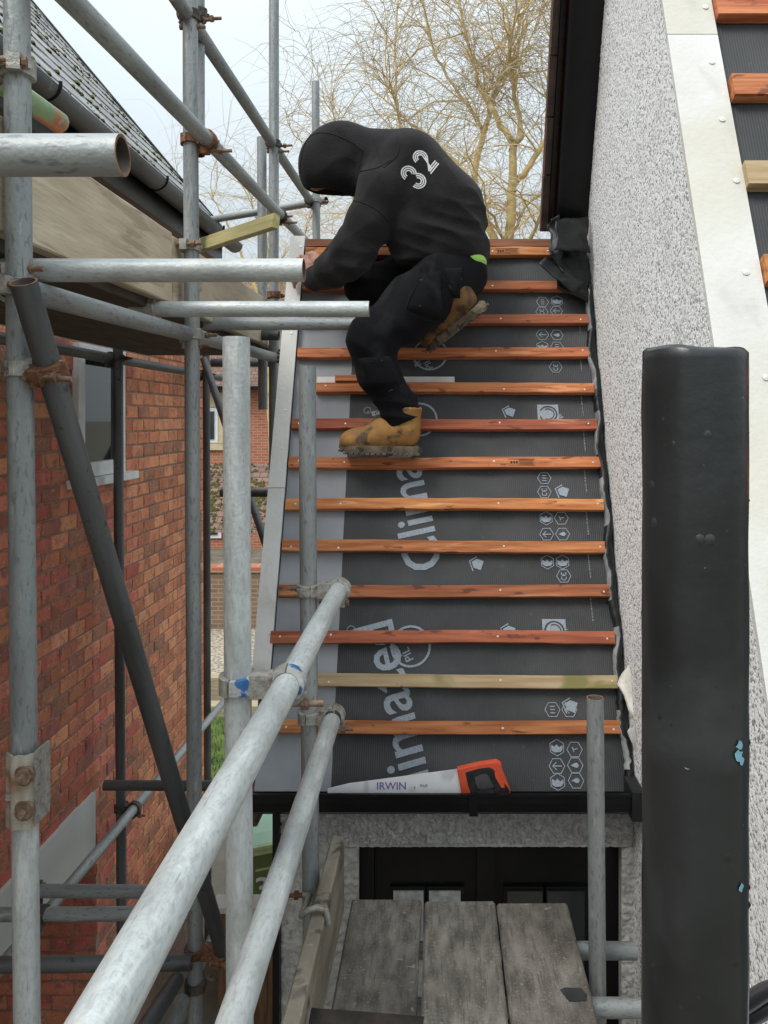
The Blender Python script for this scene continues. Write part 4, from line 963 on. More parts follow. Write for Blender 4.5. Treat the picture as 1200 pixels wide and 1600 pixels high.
# ------------------------------------------------------------------ boards
def board(name, label, a, b, wdir, wd, tdir, tk, mat, cat='board', grp=None, seg=10, bev=.004):
    a = Vector(a); b = Vector(b); d = (b-a); L = d.length; d.normalize(); wdir = Vector(wdir); wdir = (wdir - d*wdir.dot(d)).normalized(); tdir = wdir.cross(d) if wdir.cross(d).dot(Vector(tdir)) > 0 else d.cross(wdir)
    m = MB(); h, k = wd/2, tk/2; pr_ = [(-h,-k+bev),(-h+bev,-k),(h-bev,-k),(h,-k+bev),(h,k-bev),(h-bev,k),(-h+bev,k),(-h,k-bev)]; rs = rng.random()*50
    for j in range(seg+1):
        z = L*j/seg
        for x, y in pr_:
            nn = mn.noise(Vector((z*6+rs, x*20, y*20)))
            m.v.append((x + .0016*nn, z + (rng.uniform(-.003,.003) if j in (0, seg) else 0), y + .0012*nn))
    for j in range(seg):
        for i in range(8): m.f.append((j*8+i, j*8+(i+1) % 8, (j+1)*8+(i+1) % 8, (j+1)*8+i)); m.m.append(0); m.sm.append(False)
    m.f += [tuple(range(8))[::-1], tuple(seg*8+i for i in range(8))]; m.m += [0,0]; m.sm += [False,False]
    M = Matrix((tuple(wdir)+(0,), tuple(d)+(0,), tuple(tdir)+(0,), (0,0,0,1))).transposed(); M.translation = a
    o = m.obj(name, mat, None, M=M); return tag(o, label, cat, grp) if label else o
bz = H + .356
board('toe_board', 'pale toe board on edge along the upper deck, nearer length', (-.868, .6, bz+.1165), (-.868, 2.52, bz+.1165), (0,0,1), .225, (1,0,0), .038, M_board, 'toe board', 'toe boards of the upper deck', 24)
board('toe_board', 'pale toe board on edge along the upper deck, farther length', (-.872, 2.54, bz+.112), (-.872, 4.35, bz+.112), (0,0,1), .225, (1,0,0), .038, M_board, 'toe board', 'toe boards of the upper deck', 24)
for i in range(3):
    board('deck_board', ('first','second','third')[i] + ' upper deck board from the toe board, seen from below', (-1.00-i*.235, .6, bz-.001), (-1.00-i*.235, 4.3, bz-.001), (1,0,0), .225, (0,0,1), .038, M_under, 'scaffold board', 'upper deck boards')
pz = H - 1.48
pl = [(-.284+.1125, 'left plank of the walkway, next to the toe board'), (-.0525+.1085, 'middle plank of the walkway'), (.174+.108, 'right plank of the walkway with a dark stain')]
for i, (x, lab) in enumerate(pl):
    o = board('walkway_plank', lab, (x, .5, pz-.02+(.004,0,-.003)[i]), (x + (.002,0,-.006)[i], 2.46 - .01*i, pz-.02), (1,0,0), .215, (0,0,1), .038, M_plank, 'scaffold board', 'walkway planks', 30, .006)
q = MB(); c = P(898,1558,2.05); c.z = pz + .0012
ring = [(-.035,.02),(-.02,.028),(.022,.024),(.032,0),(.026,-.02),(-.018,-.022),(-.026,-.004)]
q.add([(c.x+a, c.y+b, c.z) for a, b in ring], [tuple(range(7))[::-1]])
stain = q.obj('tar_patch', mk('tar', (.03,.03,.032), (.05,.05,.052), 30, .6)); tag(stain, 'small dark grey tar patch stuck on the right plank', 'patch')
board('toe_board', 'grimy toe board on edge at the left of the walkway planks', (-.318, .9, pz+.112), (-.312, 2.40, pz+.112), (0,0,1), .225, (1,0,0), .038, M_toe, 'toe board', None, 30, .005)
board('broken_board', 'dark broken board end lying across the near planks', P(462,1592,1.80), P(660,1606,1.80), (0,1,.1), .04, (0,0,1), .03, M_galvd and mk('tarred_wood', (.02,.018,.016), (.07,.055,.045), 12, .9, 0, bump=1, bscale=60, spots=[((.2,.07,.05), 14, .62, .06, .7)]), 'board', None, 12)
cl = empty('board_clip', P(505,1385,2.2), 'pale bent steel clip hooked over the walkway toe board', 'clip')
a = P(487,1388,2.24); e = Vector((-.314, 2.02, pz+.232))
MB().path([a+Vector((-.03,-.03,0)), a+Vector((0,-.032,0)), e+Vector((-.04,.0,-.01)), e+Vector((-.022,0,.006)), e+Vector((0,0,.012)), e+Vector((.022,0,.006)), e+Vector((.028,0,-.03))], .008, 8).obj('hook', M_coup, cl)
bolt(a + Vector((-.07,-.035,0)), Vector((1,0,.05)), .05, cl, M_coupr)
board('timber_offcut', 'greenish treated timber offcut jutting from the tall dark upright', P(308,386,2.68), P(432,345,2.34), (0,0.2,1), .045, (1,0,0), .022, M_newwood, 'timber offcut', None, 6, .002).scale = (1.0,1,1.0)
def onbat(px, i, n): 
    t = batp[i]; Yd = RF(t, 0).y; return Mr @ Vector(((px-CX)/F*Yd, t + .0225 + n, 0))
t5 = batp[4] + .0225
o = MB().box((-.50, t5, -.022), (.052, t5+.030, -.012), M=Mr).obj('cement_strip_offcut', M_cem); tag(o, 'thin white fibre cement strip resting on the batten behind the boot leg', 'offcut')
o = MB().box((-.425, t5+.002, -.0115), (-.155, t5+.028, .010), M=Mr).obj('batten_offcut', M_batten); tag(o, 'short orange batten offcut resting on the batten behind the shin', 'offcut')

# ------------------------------------------------------------------ handsaw in the gutter
sw = empty('handsaw', P(640,1230,2.52), 'handsaw with bright blade and orange black handle lying in the gutter', 'saw')
SY = gy - .012
def S(px, py): q = P(px, py, SY); return (q.x, q.z)
bl = [S(512,1232), S(545,1224), S(718,1201), S(724,1246), S(512,1246)]
m = MB(); vs = [(x, SY-.001, z) for x, z in bl] + [(x, SY+.001, z) for x, z in bl]
m.add(vs, [(0,1,2,3,4)[::-1], (5,6,7,8,9)] + [(i, (i+1) % 5, 5+(i+1) % 5, 5+i) for i in range(5)]); blo = m.obj('blade', M_steel, sw)
def extr(outer, hole, y0, y1, name, mat, par):
    # ring shape between two matching loops
    n = len(outer); vs = [(x, y0, z) for x, z in outer] + [(x, y0, z) for x, z in hole] + [(x, y1, z) for x, z in outer] + [(x, y1, z) for x, z in hole]; fs = []
    for i in range(n):
        j = (i+1) % n; fs += [(i, j, n+j, n+i)[::-1], (2*n+i, 2*n+j, 3*n+j, 3*n+i), (i, j, 2*n+j, 2*n+i), (n+i, n+j, 3*n+j, 3*n+i)[::-1]]
    o = MB().add(vs, fs).obj(name, mat, par); b_ = o.modifiers.new('b', 'BEVEL'); b_.width = .002; b_.segments = 2; b_.limit_method = 'ANGLE'; return o
outer = [S(*q) for q in ((714,1200),(748,1192),(776,1188),(783,1192),(784,1200),(797,1232),(797,1240),(760,1246),(722,1246),(718,1222))]
hole = [S(*q) for q in ((732,1206),(750,1201),(762,1200),(765,1203),(768,1210),(777,1228),(777,1236),(760,1240),(742,1240),(737,1224))]
hd = extr(outer, hole, SY-.013, SY+.013, 'handle', M_red, sw)
o2 = [S(*q) for q in ((727,1204),(748,1198),(764,1196),(770,1199),(776,1206),(795,1230),(796,1239),(760,1244),(738,1244),(731,1224))]
h2 = [S(*q) for q in ((741,1211),(751,1207),(759,1206),(762,1208),(765,1214),(773,1228),(772,1234),(760,1236),(747,1236),(743,1226))]
extr(o2, h2, SY-.0155, SY+.0155, 'grip', M_grip, hd)
r3 = [S(*q) for q in ((772,1203),(776,1202),(787,1219),(788,1227),(783,1227),(774,1212))]
MB().add([(x, SY-.0175, z) for x, z in r3], [tuple(range(6))]).obj('grip_inset', M_red, hd)
def flattext(s, size, M, mat, par, name, bold=.012):
    me = textmesh(s, size); me.materials.clear(); me.materials.append(mat); o = bpy.data.objects.new(name, me); link(o); o.matrix_world = M; setpar(o, par); return o
q = P(588,1233,SY); Mx = Matrix.Translation((q.x, SY-.0022, q.z)) @ Matrix.Rotation(R(90), 4, 'X')
flattext('IRWIN', .033, Mx, M_purple, blo, 'lettering')
q = P(656,1229,SY); flattext('PLUS', .011, Matrix.Translation((q.x, SY-.0022, q.z)) @ Matrix.Rotation(R(90), 4, 'X'), M_ink, blo, 'lettering')
q = P(646,1233,SY); flattext('T', .012, Matrix.Translation((q.x, SY-.0022, q.z)) @ Matrix.Rotation(R(90), 4, 'X'), M_ink, blo, 'lettering')

# ------------------------------------------------------------------ wheeled bin and fence by the porch
bc = P(408,1330,5.0); BX = bc.x + .06; BY = 5.15; top = H - 2.55
wb = empty('wheelie_bin', (BX, BY, 0), 'dark green wheeled bin with pale green lid beside the porch', 'bin')
Mb = Matrix.Translation((BX, BY, 0)) @ Matrix.Rotation(R(22), 4, 'Z')
hw0, hd0, hw1, hd1 = .23, .26, .29, .34
vs = [Mb @ Vector(v) for v in ((-hw0,-hd0,.03),(hw0,-hd0,.03),(hw0,hd0,.03),(-hw0,hd0,.03),(-hw1,-hd1,top-.04),(hw1,-hd1,top-.04),(hw1,hd1,top-.04),(-hw1,hd1,top-.04))]
bo = MB().add(vs, [(0,3,2,1),(4,5,6,7),(0,1,5,4),(1,2,6,5),(2,3,7,6),(3,0,4,7)]).obj('body', M_bin, wb)
MB().box((-.31,-.37,top-.045), (.31,.36,top-.018), M=Mb).box((-.315,-.375,top-.014), (.315,.36,top+.008), M=Mb).obj('rim', M_lidrim, wb)
vs = [Mb @ Vector(v) for v in ((-.31,-.36,top+.01),(.31,-.36,top+.01),(.31,.36,top+.03),(-.31,.36,top+.03),(-.26,-.28,top+.045),(.26,-.28,top+.045),(.26,.32,top+.10),(-.26,.32,top+.10))]
MB().add(vs, [(4,5,6,7),(0,1,5,4),(1,2,6,5),(2,3,7,6),(3,0,4,7)]).obj('lid', M_lid, wb)
flattext('39', .19, Mb @ Matrix.Translation((-.19, -.322, top-.33)) @ Matrix.Rotation(R(90+4.7), 4, 'X'), M_num, bo, 'number_sticker')
MB().box((-.15,-.0010,0), (-.02,.0004,.014), M=Mb @ Matrix.Translation((-.03, -.331, top-.16))).box((-.15,-.0010,.022), (-.04,.0004,.030), M=Mb @ Matrix.Translation((-.03, -.331, top-.16))).obj('sticker_line', M_lidrim, bo)
for sx in (-.26, .26): MB().cyl(Mb @ Vector((sx-.03,.27,.1)), Mb @ Vector((sx+.03,.27,.1)), .1, n=20).obj('wheel', M_grip, wb)
MB().cyl(Mb @ Vector((-.25,.37,top-.06)), Mb @ Vector((.25,.37,top-.06)), .015).obj('handle', M_bin, wb)
gf = empty('timber_gate', (-.75, 3.5, 0), 'brown timber gate beside the porch corner, mostly in shadow', 'gate')
for i in range(4): MB().box((-.98+i*.11, 3.5, .05), (-.875+i*.11, 3.52, H-2.15)).obj('board', M_fence, gf)
MB().box((-.98, 3.522, 1.2), (-.56, 3.55, 1.3)).obj('rail', M_fence, gf)
MB().box((-1.0, 3.46, H-2.145), (-.55, 3.56, H-2.12)).obj('cap_rail', M_cem, gf)
# ---PART4---
# ------------------------------------------------------------------ the roofer
class SDF:
    def __init__(s, lo, hi, h):
        s.lo = np.array(lo, float); s.h = h; n = np.ceil((np.array(hi) - s.lo)/h).astype(int) + 1
        s.ax = [s.lo[i] + h*np.arange(n[i]) for i in range(3)]; s.F = np.full(n, 1.0, np.float32)
    def _sub(s, lo, hi):
        sl = tuple(slice(max(0, int((lo[i]-s.lo[i])/s.h)), max(0, min(len(s.ax[i]), int((hi[i]-s.lo[i])/s.h)+2))) for i in range(3))
        X = np.meshgrid(*[s.ax[i][sl[i]] for i in range(3)], indexing='ij'); return sl, X
    @staticmethod
    def smin(a, b, k):
        if k <= 0: return np.minimum(a, b)
        h = np.clip(.5 + .5*(b-a)/k, 0, 1); return b*(1-h) + a*h - k*h*(1-h)
    def cap(s, a, b, ra, rb, k=.03, sub=False):
        a = np.array(a); b = np.array(b); m = max(ra, rb) + max(.06, k*1.5)
        sl, X = s._sub(np.minimum(a,b)-m, np.maximum(a,b)+m); d = b-a; L2 = max(d@d, 1e-9)
        P_ = [X[i]-a[i] for i in range(3)]; t = np.clip((P_[0]*d[0]+P_[1]*d[1]+P_[2]*d[2])/L2, 0, 1)
        q = np.sqrt((P_[0]-t*d[0])**2 + (P_[1]-t*d[1])**2 + (P_[2]-t*d[2])**2) - (ra + (rb-ra)*t)
        s.F[sl] = np.maximum(s.F[sl], -q) if sub else s.smin(s.F[sl], q, k); return s
    def chain(s, pts, rs, k=.03):
        for i in range(len(pts)-1): s.cap(pts[i], pts[i+1], rs[i], rs[i+1], k)
        return s
    def ell(s, c, r, Mx=None, k=.03, sub=False, kk=0):
        c = np.array(c); r = np.array(r); m = max(r) + max(.06, k*1.5); sl, X = s._sub(c-m, c+m)
        P_ = np.stack([X[i]-c[i] for i in range(3)], -1)
        if Mx is not None: P_ = P_ @ np.array(Mx)      # columns of Mx = local axes
        k0 = np.sqrt(((P_/r)**2).sum(-1)); k1 = np.sqrt(((P_/(r*r))**2).sum(-1)) + 1e-9; q = k0*(k0-1)/k1
        s.F[sl] = -s.smin(-s.F[sl], q, kk) if sub else s.smin(s.F[sl], q, k); return s
    def plane(s, p, n, k=.0):
        n = np.array(n, float); n /= np.linalg.norm(n); X = np.meshgrid(*s.ax, indexing='ij')
        q = (X[0]-p[0])*n[0] + (X[1]-p[1])*n[1] + (X[2]-p[2])*n[2]; s.F = np.maximum(s.F, q).astype(np.float32); return s
    def disp(s, fn):
        X = np.meshgrid(*s.ax, indexing='ij'); m = np.abs(s.F) < .05; s.F[m] += fn(X[0][m], X[1][m], X[2][m]); return s
    def mesh(s):
        F_ = s.F; S_ = F_ < 0; n = F_.shape; cs = [S_[i:n[0]-1+i, j:n[1]-1+j, k:n[2]-1+k] for i in (0,1) for j in (0,1) for k in (0,1)]
        act = ~(np.logical_and.reduce(cs) | ~np.logical_or.reduce(cs)); idx = np.argwhere(act); vid = -np.ones(act.shape, int); vid[act] = np.arange(len(idx))
        acc = np.zeros((len(idx), 3)); cn = np.zeros(len(idx)); i, j, k = idx.T
        for ax in range(3):
            for u in (0,1):
                for v in (0,1):
                    o = [0,0,0]; oo = [q for q in range(3) if q != ax]; o[oo[0]] = u; o[oo[1]] = v; o2 = o[:]; o2[ax] = 1
                    a = F_[i+o[0], j+o[1], k+o[2]]; b = F_[i+o2[0], j+o2[1], k+o2[2]]; c = (a < 0) != (b < 0)
                    t = np.where(c, a/np.where(c, a-b, 1), 0); p = np.tile(np.array(o, float), (len(idx),1)); p[:, ax] += t
                    acc[c] += p[c]; cn[c] += 1
        V = s.lo + s.h*(idx + acc/cn[:, None]); fs = []
        for ax in range(3):
            oo = [(ax+1) % 3, (ax+2) % 3]; a = np.moveaxis(S_, [ax]+oo, [0,1,2]); vv = np.moveaxis(vid, [ax]+oo, [0,1,2])
            c = a[:-1, 1:-1, 1:-1] != a[1:, 1:-1, 1:-1]; e = np.argwhere(c); e[:, 1:] += 1
            q = np.stack([vv[e[:,0], e[:,1]-1, e[:,2]-1], vv[e[:,0], e[:,1], e[:,2]-1], vv[e[:,0], e[:,1], e[:,2]], vv[e[:,0], e[:,1]-1, e[:,2]]], 1)
            fl = ~a[e[:,0], e[:,1], e[:,2]]; q[fl] = q[fl][:, ::-1]; fs.append(q)
        return V, np.concatenate(fs)
def sobj(sd, name, mats, parent, smooth_it=2):
    V, Fc = sd.mesh(); me = bpy.data.meshes.new(name); me.from_pydata(V.tolist(), [], Fc.tolist())
    for m in (mats if isinstance(mats, (list, tuple)) else [mats]): me.materials.append(m)
    me.polygons.foreach_set('use_smooth', [True]*len(Fc)); me.update()
    if smooth_it:
        b = bmesh.new(); b.from_mesh(me)
        for _ in range(smooth_it): bmesh.ops.smooth_vert(b, verts=b.verts, factor=.5, use_axis_x=True, use_axis_y=True, use_axis_z=True)
        b.to_mesh(me); b.free()
    o = bpy.data.objects.new(name, me); link(o); setpar(o, parent); return o
def q(px, py, Y): return np.array(P(px, py, Y))
person = empty('person', P(640,712,3.05), 'roofer in black hooded top and black work trousers kneeling on the battens', 'person')
# joints
hipL, hipR = q(694,436,3.05), q(702,428,3.24); kneeL, ankL = q(580,530,2.96), q(629,653,3.00)
kneeR, ankR = q(574,446,3.25), q(700,488,3.22)
shL, elL, wrL = q(603,292,2.99), q(549,400,2.985), q(494,434,3.245)
shR, elR, wrR = q(628,272,3.27), q(556,372,3.33), q(506,418,3.35)
pel, chest, neck, head = q(706,415,3.15), q(640,266,3.13), q(578,252,3.12), q(523,256,3.11)
# --- body (one continuous surface)
b = SDF((-.70, 2.78, 2.55), (.28, 3.52, 4.90), .0075)
b.chain([pel, (pel+chest)/2 + np.array([.03,0,.02]), chest], [.11,.10,.115], .05).chain([chest, neck, head], [.09,.06,.07], .04)
b.ell(head, (.085,.072,.10), None, .03).cap(head + np.array([-.06,0,-.05]), head + np.array([-.075,0,-.075]), .035, .03, .03)
b.cap(head + np.array([-.085,0,-.02]), head + np.array([-.105,0,-.04]), .012, .015, .015)            # nose
b.ell(head + np.array([-.086,.03,.01]), (.012,.016,.010), None, .0, sub=True).ell(head + np.array([-.086,-.03,.01]), (.012,.016,.010), None, .0, sub=True)
b.chain([chest, shL, elL, wrL], [.08,.055,.042,.028], .03).chain([chest, shR, elR, wrR], [.08,.055,.042,.028], .03)
b.chain([pel, hipL, kneeL, ankL], [.1,.085,.058,.042], .04).chain([pel, hipR, kneeR, ankR], [.1,.085,.058,.042], .04)
def hand(sd, w_, palm, fingers, thumb):
    sd.cap(w_, palm[0], .027, .027, .02); sd.cap(palm[0], palm[1], .026, .030, .02); sd.cap(palm[2], palm[3], .022, .022, .02)
    for f in fingers: sd.chain([np.array(x) for x in f], [.0105,.010,.0095,.0085], .006)
    sd.chain([np.array(x) for x in thumb], [.014,.0115,.010], .01)
pmL = q(481,424,3.262)
hand(b, wrL, (q(487,431,3.25), q(480,420,3.262), q(486,438,3.258), q(479,430,3.272)),
     [[q(477,412,3.268), q(466,405,3.285), q(458,412,3.32), q(457,420,3.35)], [q(476,420,3.272), q(463,415,3.29), q(455,422,3.325), q(455,430,3.35)],
      [q(476,428,3.275), q(464,425,3.292), q(456,432,3.325), q(456,440,3.345)], [q(477,436,3.278), q(467,436,3.295), q(460,442,3.32), q(460,449,3.34)]],
     [q(486,416,3.262), q(480,404,3.285), q(470,400,3.315)])
hand(b, wrR, (q(502,420,3.355), q(494,412,3.365), q(501,426,3.362), q(493,420,3.372)),
     [[q(491,404,3.37), q(482,398,3.375), q(477,402,3.385), q(476,408,3.39)], [q(490,409,3.372), q(480,405,3.38), q(476,410,3.388), q(476,415,3.392)],
      [q(490,415,3.375), q(481,413,3.382), q(477,418,3.39), q(477,423,3.392)], [q(491,421,3.378), q(483,421,3.385), q(480,425,3.39), q(480,429,3.392)]],
     [q(500,408,3.36), q(494,399,3.37), q(487,395,3.38)])
sobj(b, 'body', M_skin, person, 1)
# --- hooded top
def wr(x, y, z, kx, ky, kz, ph, wq=.9): return -.75 + 1.25*np.abs(np.sin(.5*(kx*x + ky*y + kz*z + ph + wq*np.sin(11*x+7*z+ph) + wq*.7*np.sin(13*y-9*z+2*ph))))**.9
hd_ = SDF((-.60, 2.80, 4.02), (.26, 3.50, 4.86), .0048)
for dy, r0, r1 in ((-.075,.132,.134), (.085,.132,.134), (.005,.142,.150)):
    o_ = np.array([0,dy,0]); hd_.chain([q(704,386,3.15)+o_, q(694,332,3.15)+o_, q(640,270,3.14)+o_], [r0,r0+.004,r1], .05)
hd_.cap(q(725,396,3.14), q(655,400,3.14), .088, .08, .05)
for dy in (-.07,.05): hd_.chain([q(628,320,3.12+dy), q(640,360,3.12+dy), q(648,392,3.13+dy)], [.10,.098,.085], .04)
hd_.chain([q(622,258,3.13), q(588,250,3.12), q(553,248,3.115)], [.125,.105,.105], .045)
hm = Matrix.Rotation(R(24), 3, 'Y')
hd_.ell(q(522,251,3.11), (.130,.114,.140), np.array(hm), .035)
hd_.ell(q(499,266,3.11), (.074,.100,.102), None, .03).ell(q(520,275,3.11), (.108,.105,.078), None, .03)
hd_.ell(q(540,222,3.11), (.09,.09,.07), None, .04)
hd_.cap(q(575,285,3.09), q(600,280,3.06), .07, .09, .05)
hd_.chain([q(612,284,3.03), q(600,298,3.0), q(575,350,2.985), elL, q(520,421,3.12), wrL], [.098,.094,.084,.080,.066,.050], .03)
hd_.chain([q(640,270,3.24), shR, elR, wrR], [.098,.090,.068,.046], .03)
hd_.cap(wrL + np.array([.018,.0,.004]), wrL, .049, .049, .01)
def folds(x, y, z):
    X_ = x; Zr = z - H
    # spine coordinate 0 at hem .. 1 at shoulders
    e = np.array([q(640,270,3.14)[0]-q(704,390,3.15)[0], 0, q(640,270,3.14)[2]-q(704,390,3.15)[2]]); L = np.linalg.norm(e); e = e/L
    s_ = ((x - q(704,390,3.15)[0])*e[0] + (z - q(704,390,3.15)[2])*e[2])/L
    low = np.exp(-((s_-.12)/.26)**2)
    d = .0095*low*wr(x, y, z, 14, 20, 58, .4) + .005*low*wr(x, y, z, 30, -24, 105, 2.)
    mid = np.exp(-((s_-.62)/.3)**2); d = d + .0055*mid*wr(x, y, z, 32, 14, 22, 1.2, 1.3)
    da = np.sqrt((x-elL[0])**2+(y-elL[1])**2+(z-elL[2])**2); ma = np.exp(-(da/.13)**2); d = d + .010*ma*wr(x, y, z, 45, 25, -48, 1.)
    ds = np.sqrt((x-shL[0])**2+(y-shL[1])**2+(z-shL[2]+.05)**2); mb_ = np.exp(-(ds/.12)**2); d = d + .009*mb_*wr(x, y, z, -38, 20, 40, .2)
    dw = np.sqrt((x-wrL[0])**2+(y-wrL[1])**2+(z-wrL[2])**2); mw = np.exp(-(dw/.09)**2); d = d + .004*mw*wr(x, y, z, 75, 20, 20, .2)
    dn = np.sqrt((x-q(575,260,3.1)[0])**2+(z-q(575,260,3.1)[2])**2); mnk = np.exp(-(dn/.06)**2); d = d + .005*mnk*wr(x, y, z, 60, 10, -25, .9)
    hx_ = q(520,252,3.1); dh = np.sqrt((x-hx_[0])**2+(z-hx_[2])**2); mh = np.exp(-(dh/.11)**4)
    rad = np.arctan2(z-q(600,262,3.1)[2], x-q(600,262,3.1)[0]); d = d + .0045*mh*(-.6+1.1*np.abs(np.sin(rad*5.5+14*y+.8*np.sin(30*x)))) + .003*mh*np.sin(22*x+31*y+17*z)
    return d
hd_.disp(folds)
hd_.ell(head + np.array([-.035,.01,-.135]), (.085,.070,.085), np.array(Matrix.Rotation(R(-15), 3, 'Y')), sub=True, kk=.012)      # hood opening, towards the hands
X = np.meshgrid(*hd_.ax, indexing='ij'); pc_ = q(690,413,3.12); qd = (X[0]-pc_[0])*.05 - (X[2]-pc_[2]); reg = X[0] > q(590,400,3.1)[0]
hd_.F[reg] = np.maximum(hd_.F[reg], qd[reg])
hd_.cap(q(660,470,3.15), q(705,400,3.15), .085, .10, sub=True)
hood = sobj(hd_, 'hooded_top', M_hood, person, 2)
# seams on hood and shoulder (raised stitched lines on the surface)
bvh = BVHTree.FromPolygons([v.co for v in hood.data.vertices], [p.vertices for p in hood.data.polygons])
def drape(pix, off=.0012, step=None):
    out_ = []
    for px, py in pix:
        d = (P(px, py, 3) - Vector((0,0,H))).normalized(); h = bvh.ray_cast(Vector((0,0,H)) + d*2.2, d, 2.5)
        if h[0] is not None: out_.append(h[0] + h[1]*off)
    return out_
def spl(pts, n=8):
    P_ = [Vector((*p, 0)) for p in pts]; o_ = []
    for i in range(len(P_)-1):
        a = P_[max(i-1,0)]; b_ = P_[i]; c = P_[i+1]; d = P_[min(i+2, len(P_)-1)]
        for k in range(n):
            u = k/n; v = .5*((2*b_) + (c-a)*u + (2*a-5*b_+4*c-d)*u*u + (-a+3*b_-3*c+d)*u**3); o_.append((v.x, v.y))
    return o_ + [tuple(pts[-1])]
M_seam = plain('seam_thread', (.010,.0098,.010), .9)
for pts in ([(468,275),(473,235),(487,212),(512,208),(545,220),(567,236)], [(566,238),(560,270),(553,298)], [(583,212),(592,240),(600,262)], [(600,262),(622,240),(621,212)],
            [(548,312),(570,318),(592,330),(607,345)], [(563,268),(590,262),(612,250)]):
    pp = drape(spl(pts), .0006)
    if len(pp) > 3: MB().path(pp, .0022, 5).obj('seam', M_seam, hood)
# number on the back: outline of three parallel lines
def ribbon(pp2, wd):
    ms = MB(); pts = []
    for px, py in pp2:
        d = (P(px, py, 3) - Vector((0,0,H))).normalized(); h = bvh.ray_cast(Vector((0,0,H)) + d*2.2, d, 2.5)
        if h[0] is not None: pts.append((h[0] + h[1]*.0016, h[1]))
    n = len(pts)
    for i in range(n):
        d = (pts[min(i+1,n-1)][0] - pts[max(i-1,0)][0]).normalized(); s_ = d.cross(pts[i][1]).normalized(); ms.v += [tuple(pts[i][0]+s_*wd/2), tuple(pts[i][0]-s_*wd/2)]
    for i in range(n-1): ms.f.append((2*i, 2*i+1, 2*i+3, 2*i+2)); ms.m.append(0); ms.sm.append(True)
    return ms
def arcp(cx, cy, r, a0, a1, n=18): return [(cx + r*math.cos(R(a0+(a1-a0)*i/(n-1))), cy + r*math.sin(R(a0+(a1-a0)*i/(n-1)))) for i in range(n)]
def glyph(lines, ox, oy, rot, sx, sy):
    c, s_ = math.cos(R(rot)), math.sin(R(rot)); m = MB()
    for l in lines:
        dense = []
        for i in range(len(l)-1):
            for k in range(4): dense.append((l[i][0]+(l[i+1][0]-l[i][0])*k/4, l[i][1]+(l[i+1][1]-l[i][1])*k/4))
        dense.append(l[-1])
        r_ = ribbon([(a, b_) for a, b_ in [(ox + (x*sx)*c - (y*sy)*s_, oy - (x*sx)*s_ - (y*sy)*c) for x, y in dense]], .0047); m.add(r_.v, r_.f)
    return m
three = []
for r_ in (1.0, .72, .44):
    three.append(arcp(0, .78, r_, 185, -58)); three.append(arcp(0, -.78, r_, 58, -185))
two = []
for i, r_ in enumerate((1.0, .72, .44)):
    e = arcp(0, .9, r_, 175, -35); o_ = (1.0-r_)
    two.append(e + [(-.95 + o_*1.1 + .1, -1.15 - 0*o_ + o_*.0), ] ); 
for dy in (0, .3, .6): two.append([(-1.0 + dy*.7, -1.25 - .28 + dy), (1.05, -1.25 - .28 + dy)])
glyph(three, 646, 277, 52, 11, 12).obj('back_number', M_numw, hood); glyph(two, 665, 253, 52, 10, 11.5).obj('back_number', M_numw, hood)
# hem band
dirw = (wrL - elL); dirw = dirw/np.linalg.norm(dirw)
cu_ = MB()
for k in range(9):
    c_ = wrL + dirw*(-.012 + .0075*k); cu_.v += [tuple(Vector(c_) + (Quaternion(Vector(dirw), 6.28319*i/28) @ Vector(dirw).orthogonal().normalized())*(.046 + .0022*(i % 2) - .0009*k)) for i in range(28)]
for k in range(8):
    for i in range(28): cu_.f.append((k*28+i, k*28+(i+1) % 28, (k+1)*28+(i+1) % 28, (k+1)*28+i)); cu_.m.append(0); cu_.sm.append(True)
cu_.obj('cuff', M_hood, hood)
# --- lime shirt showing at the waist
ts_ = SDF((.0, 2.98, 4.10), (.26, 3.36, 4.34), .006); ts_.ell(q(730,411,3.12), (.076,.13,.045), None)
sobj(ts_, 'shirt', M_hivis, person, 1)
# --- trousers
tr_ = SDF((-.42, 2.78, 3.55), (.28, 3.50, 4.34), .0048)
tr_.ell(q(708,420,3.14), (.128,.170,.105), None, .04).ell(q(722,436,3.15), (.09,.145,.085), None, .04)
tr_.chain([hipL + np.array([.0,0,-.005]), q(645,478,3.0), kneeL], [.118,.108,.086], .04).chain([kneeL, q(592,585,2.975), q(623,636,3.0), ankL], [.088,.077,.070,.071], .03)
tr_.cap(q(672,468,3.02), q(630,495,2.99), .075, .08, .04)
tr_.chain([hipR, kneeR], [.115,.088], .04).chain([kneeR, q(640,470,3.255), ankR], [.086,.078,.062], .03)
def tf(x, y, z):
    d0 = np.sqrt((x-kneeL[0])**2+(y-kneeL[1])**2+(z-kneeL[2]+.02)**2); d = .008*np.exp(-(d0/.11)**2)*wr(x, y, z, 40, 22, 60, .3)
    d1 = np.abs(z-ankL[2]-.03); d = d + .007*np.exp(-(d1/.05)**2)*wr(x, y, z, 10, 20, 120, .8)
    d2 = np.sqrt((x-kneeR[0])**2+(y-kneeR[1])**2+(z-kneeR[2])**2); d = d + .0065*np.exp(-(d2/.14)**2)*wr(x, y, z, 28, 20, 95, 2.0)
    d3 = np.sqrt((x-hipL[0]+.05)**2+(z-hipL[2]+.02)**2); d = d + .004*np.exp(-(d3/.16)**2)*wr(x, y, z, 55, 15, -30, 1.4)
    d = d + .0042*wr(x, y, z, 24, 18, 30, 3., 1.4)
    return d
tr_.disp(tf)
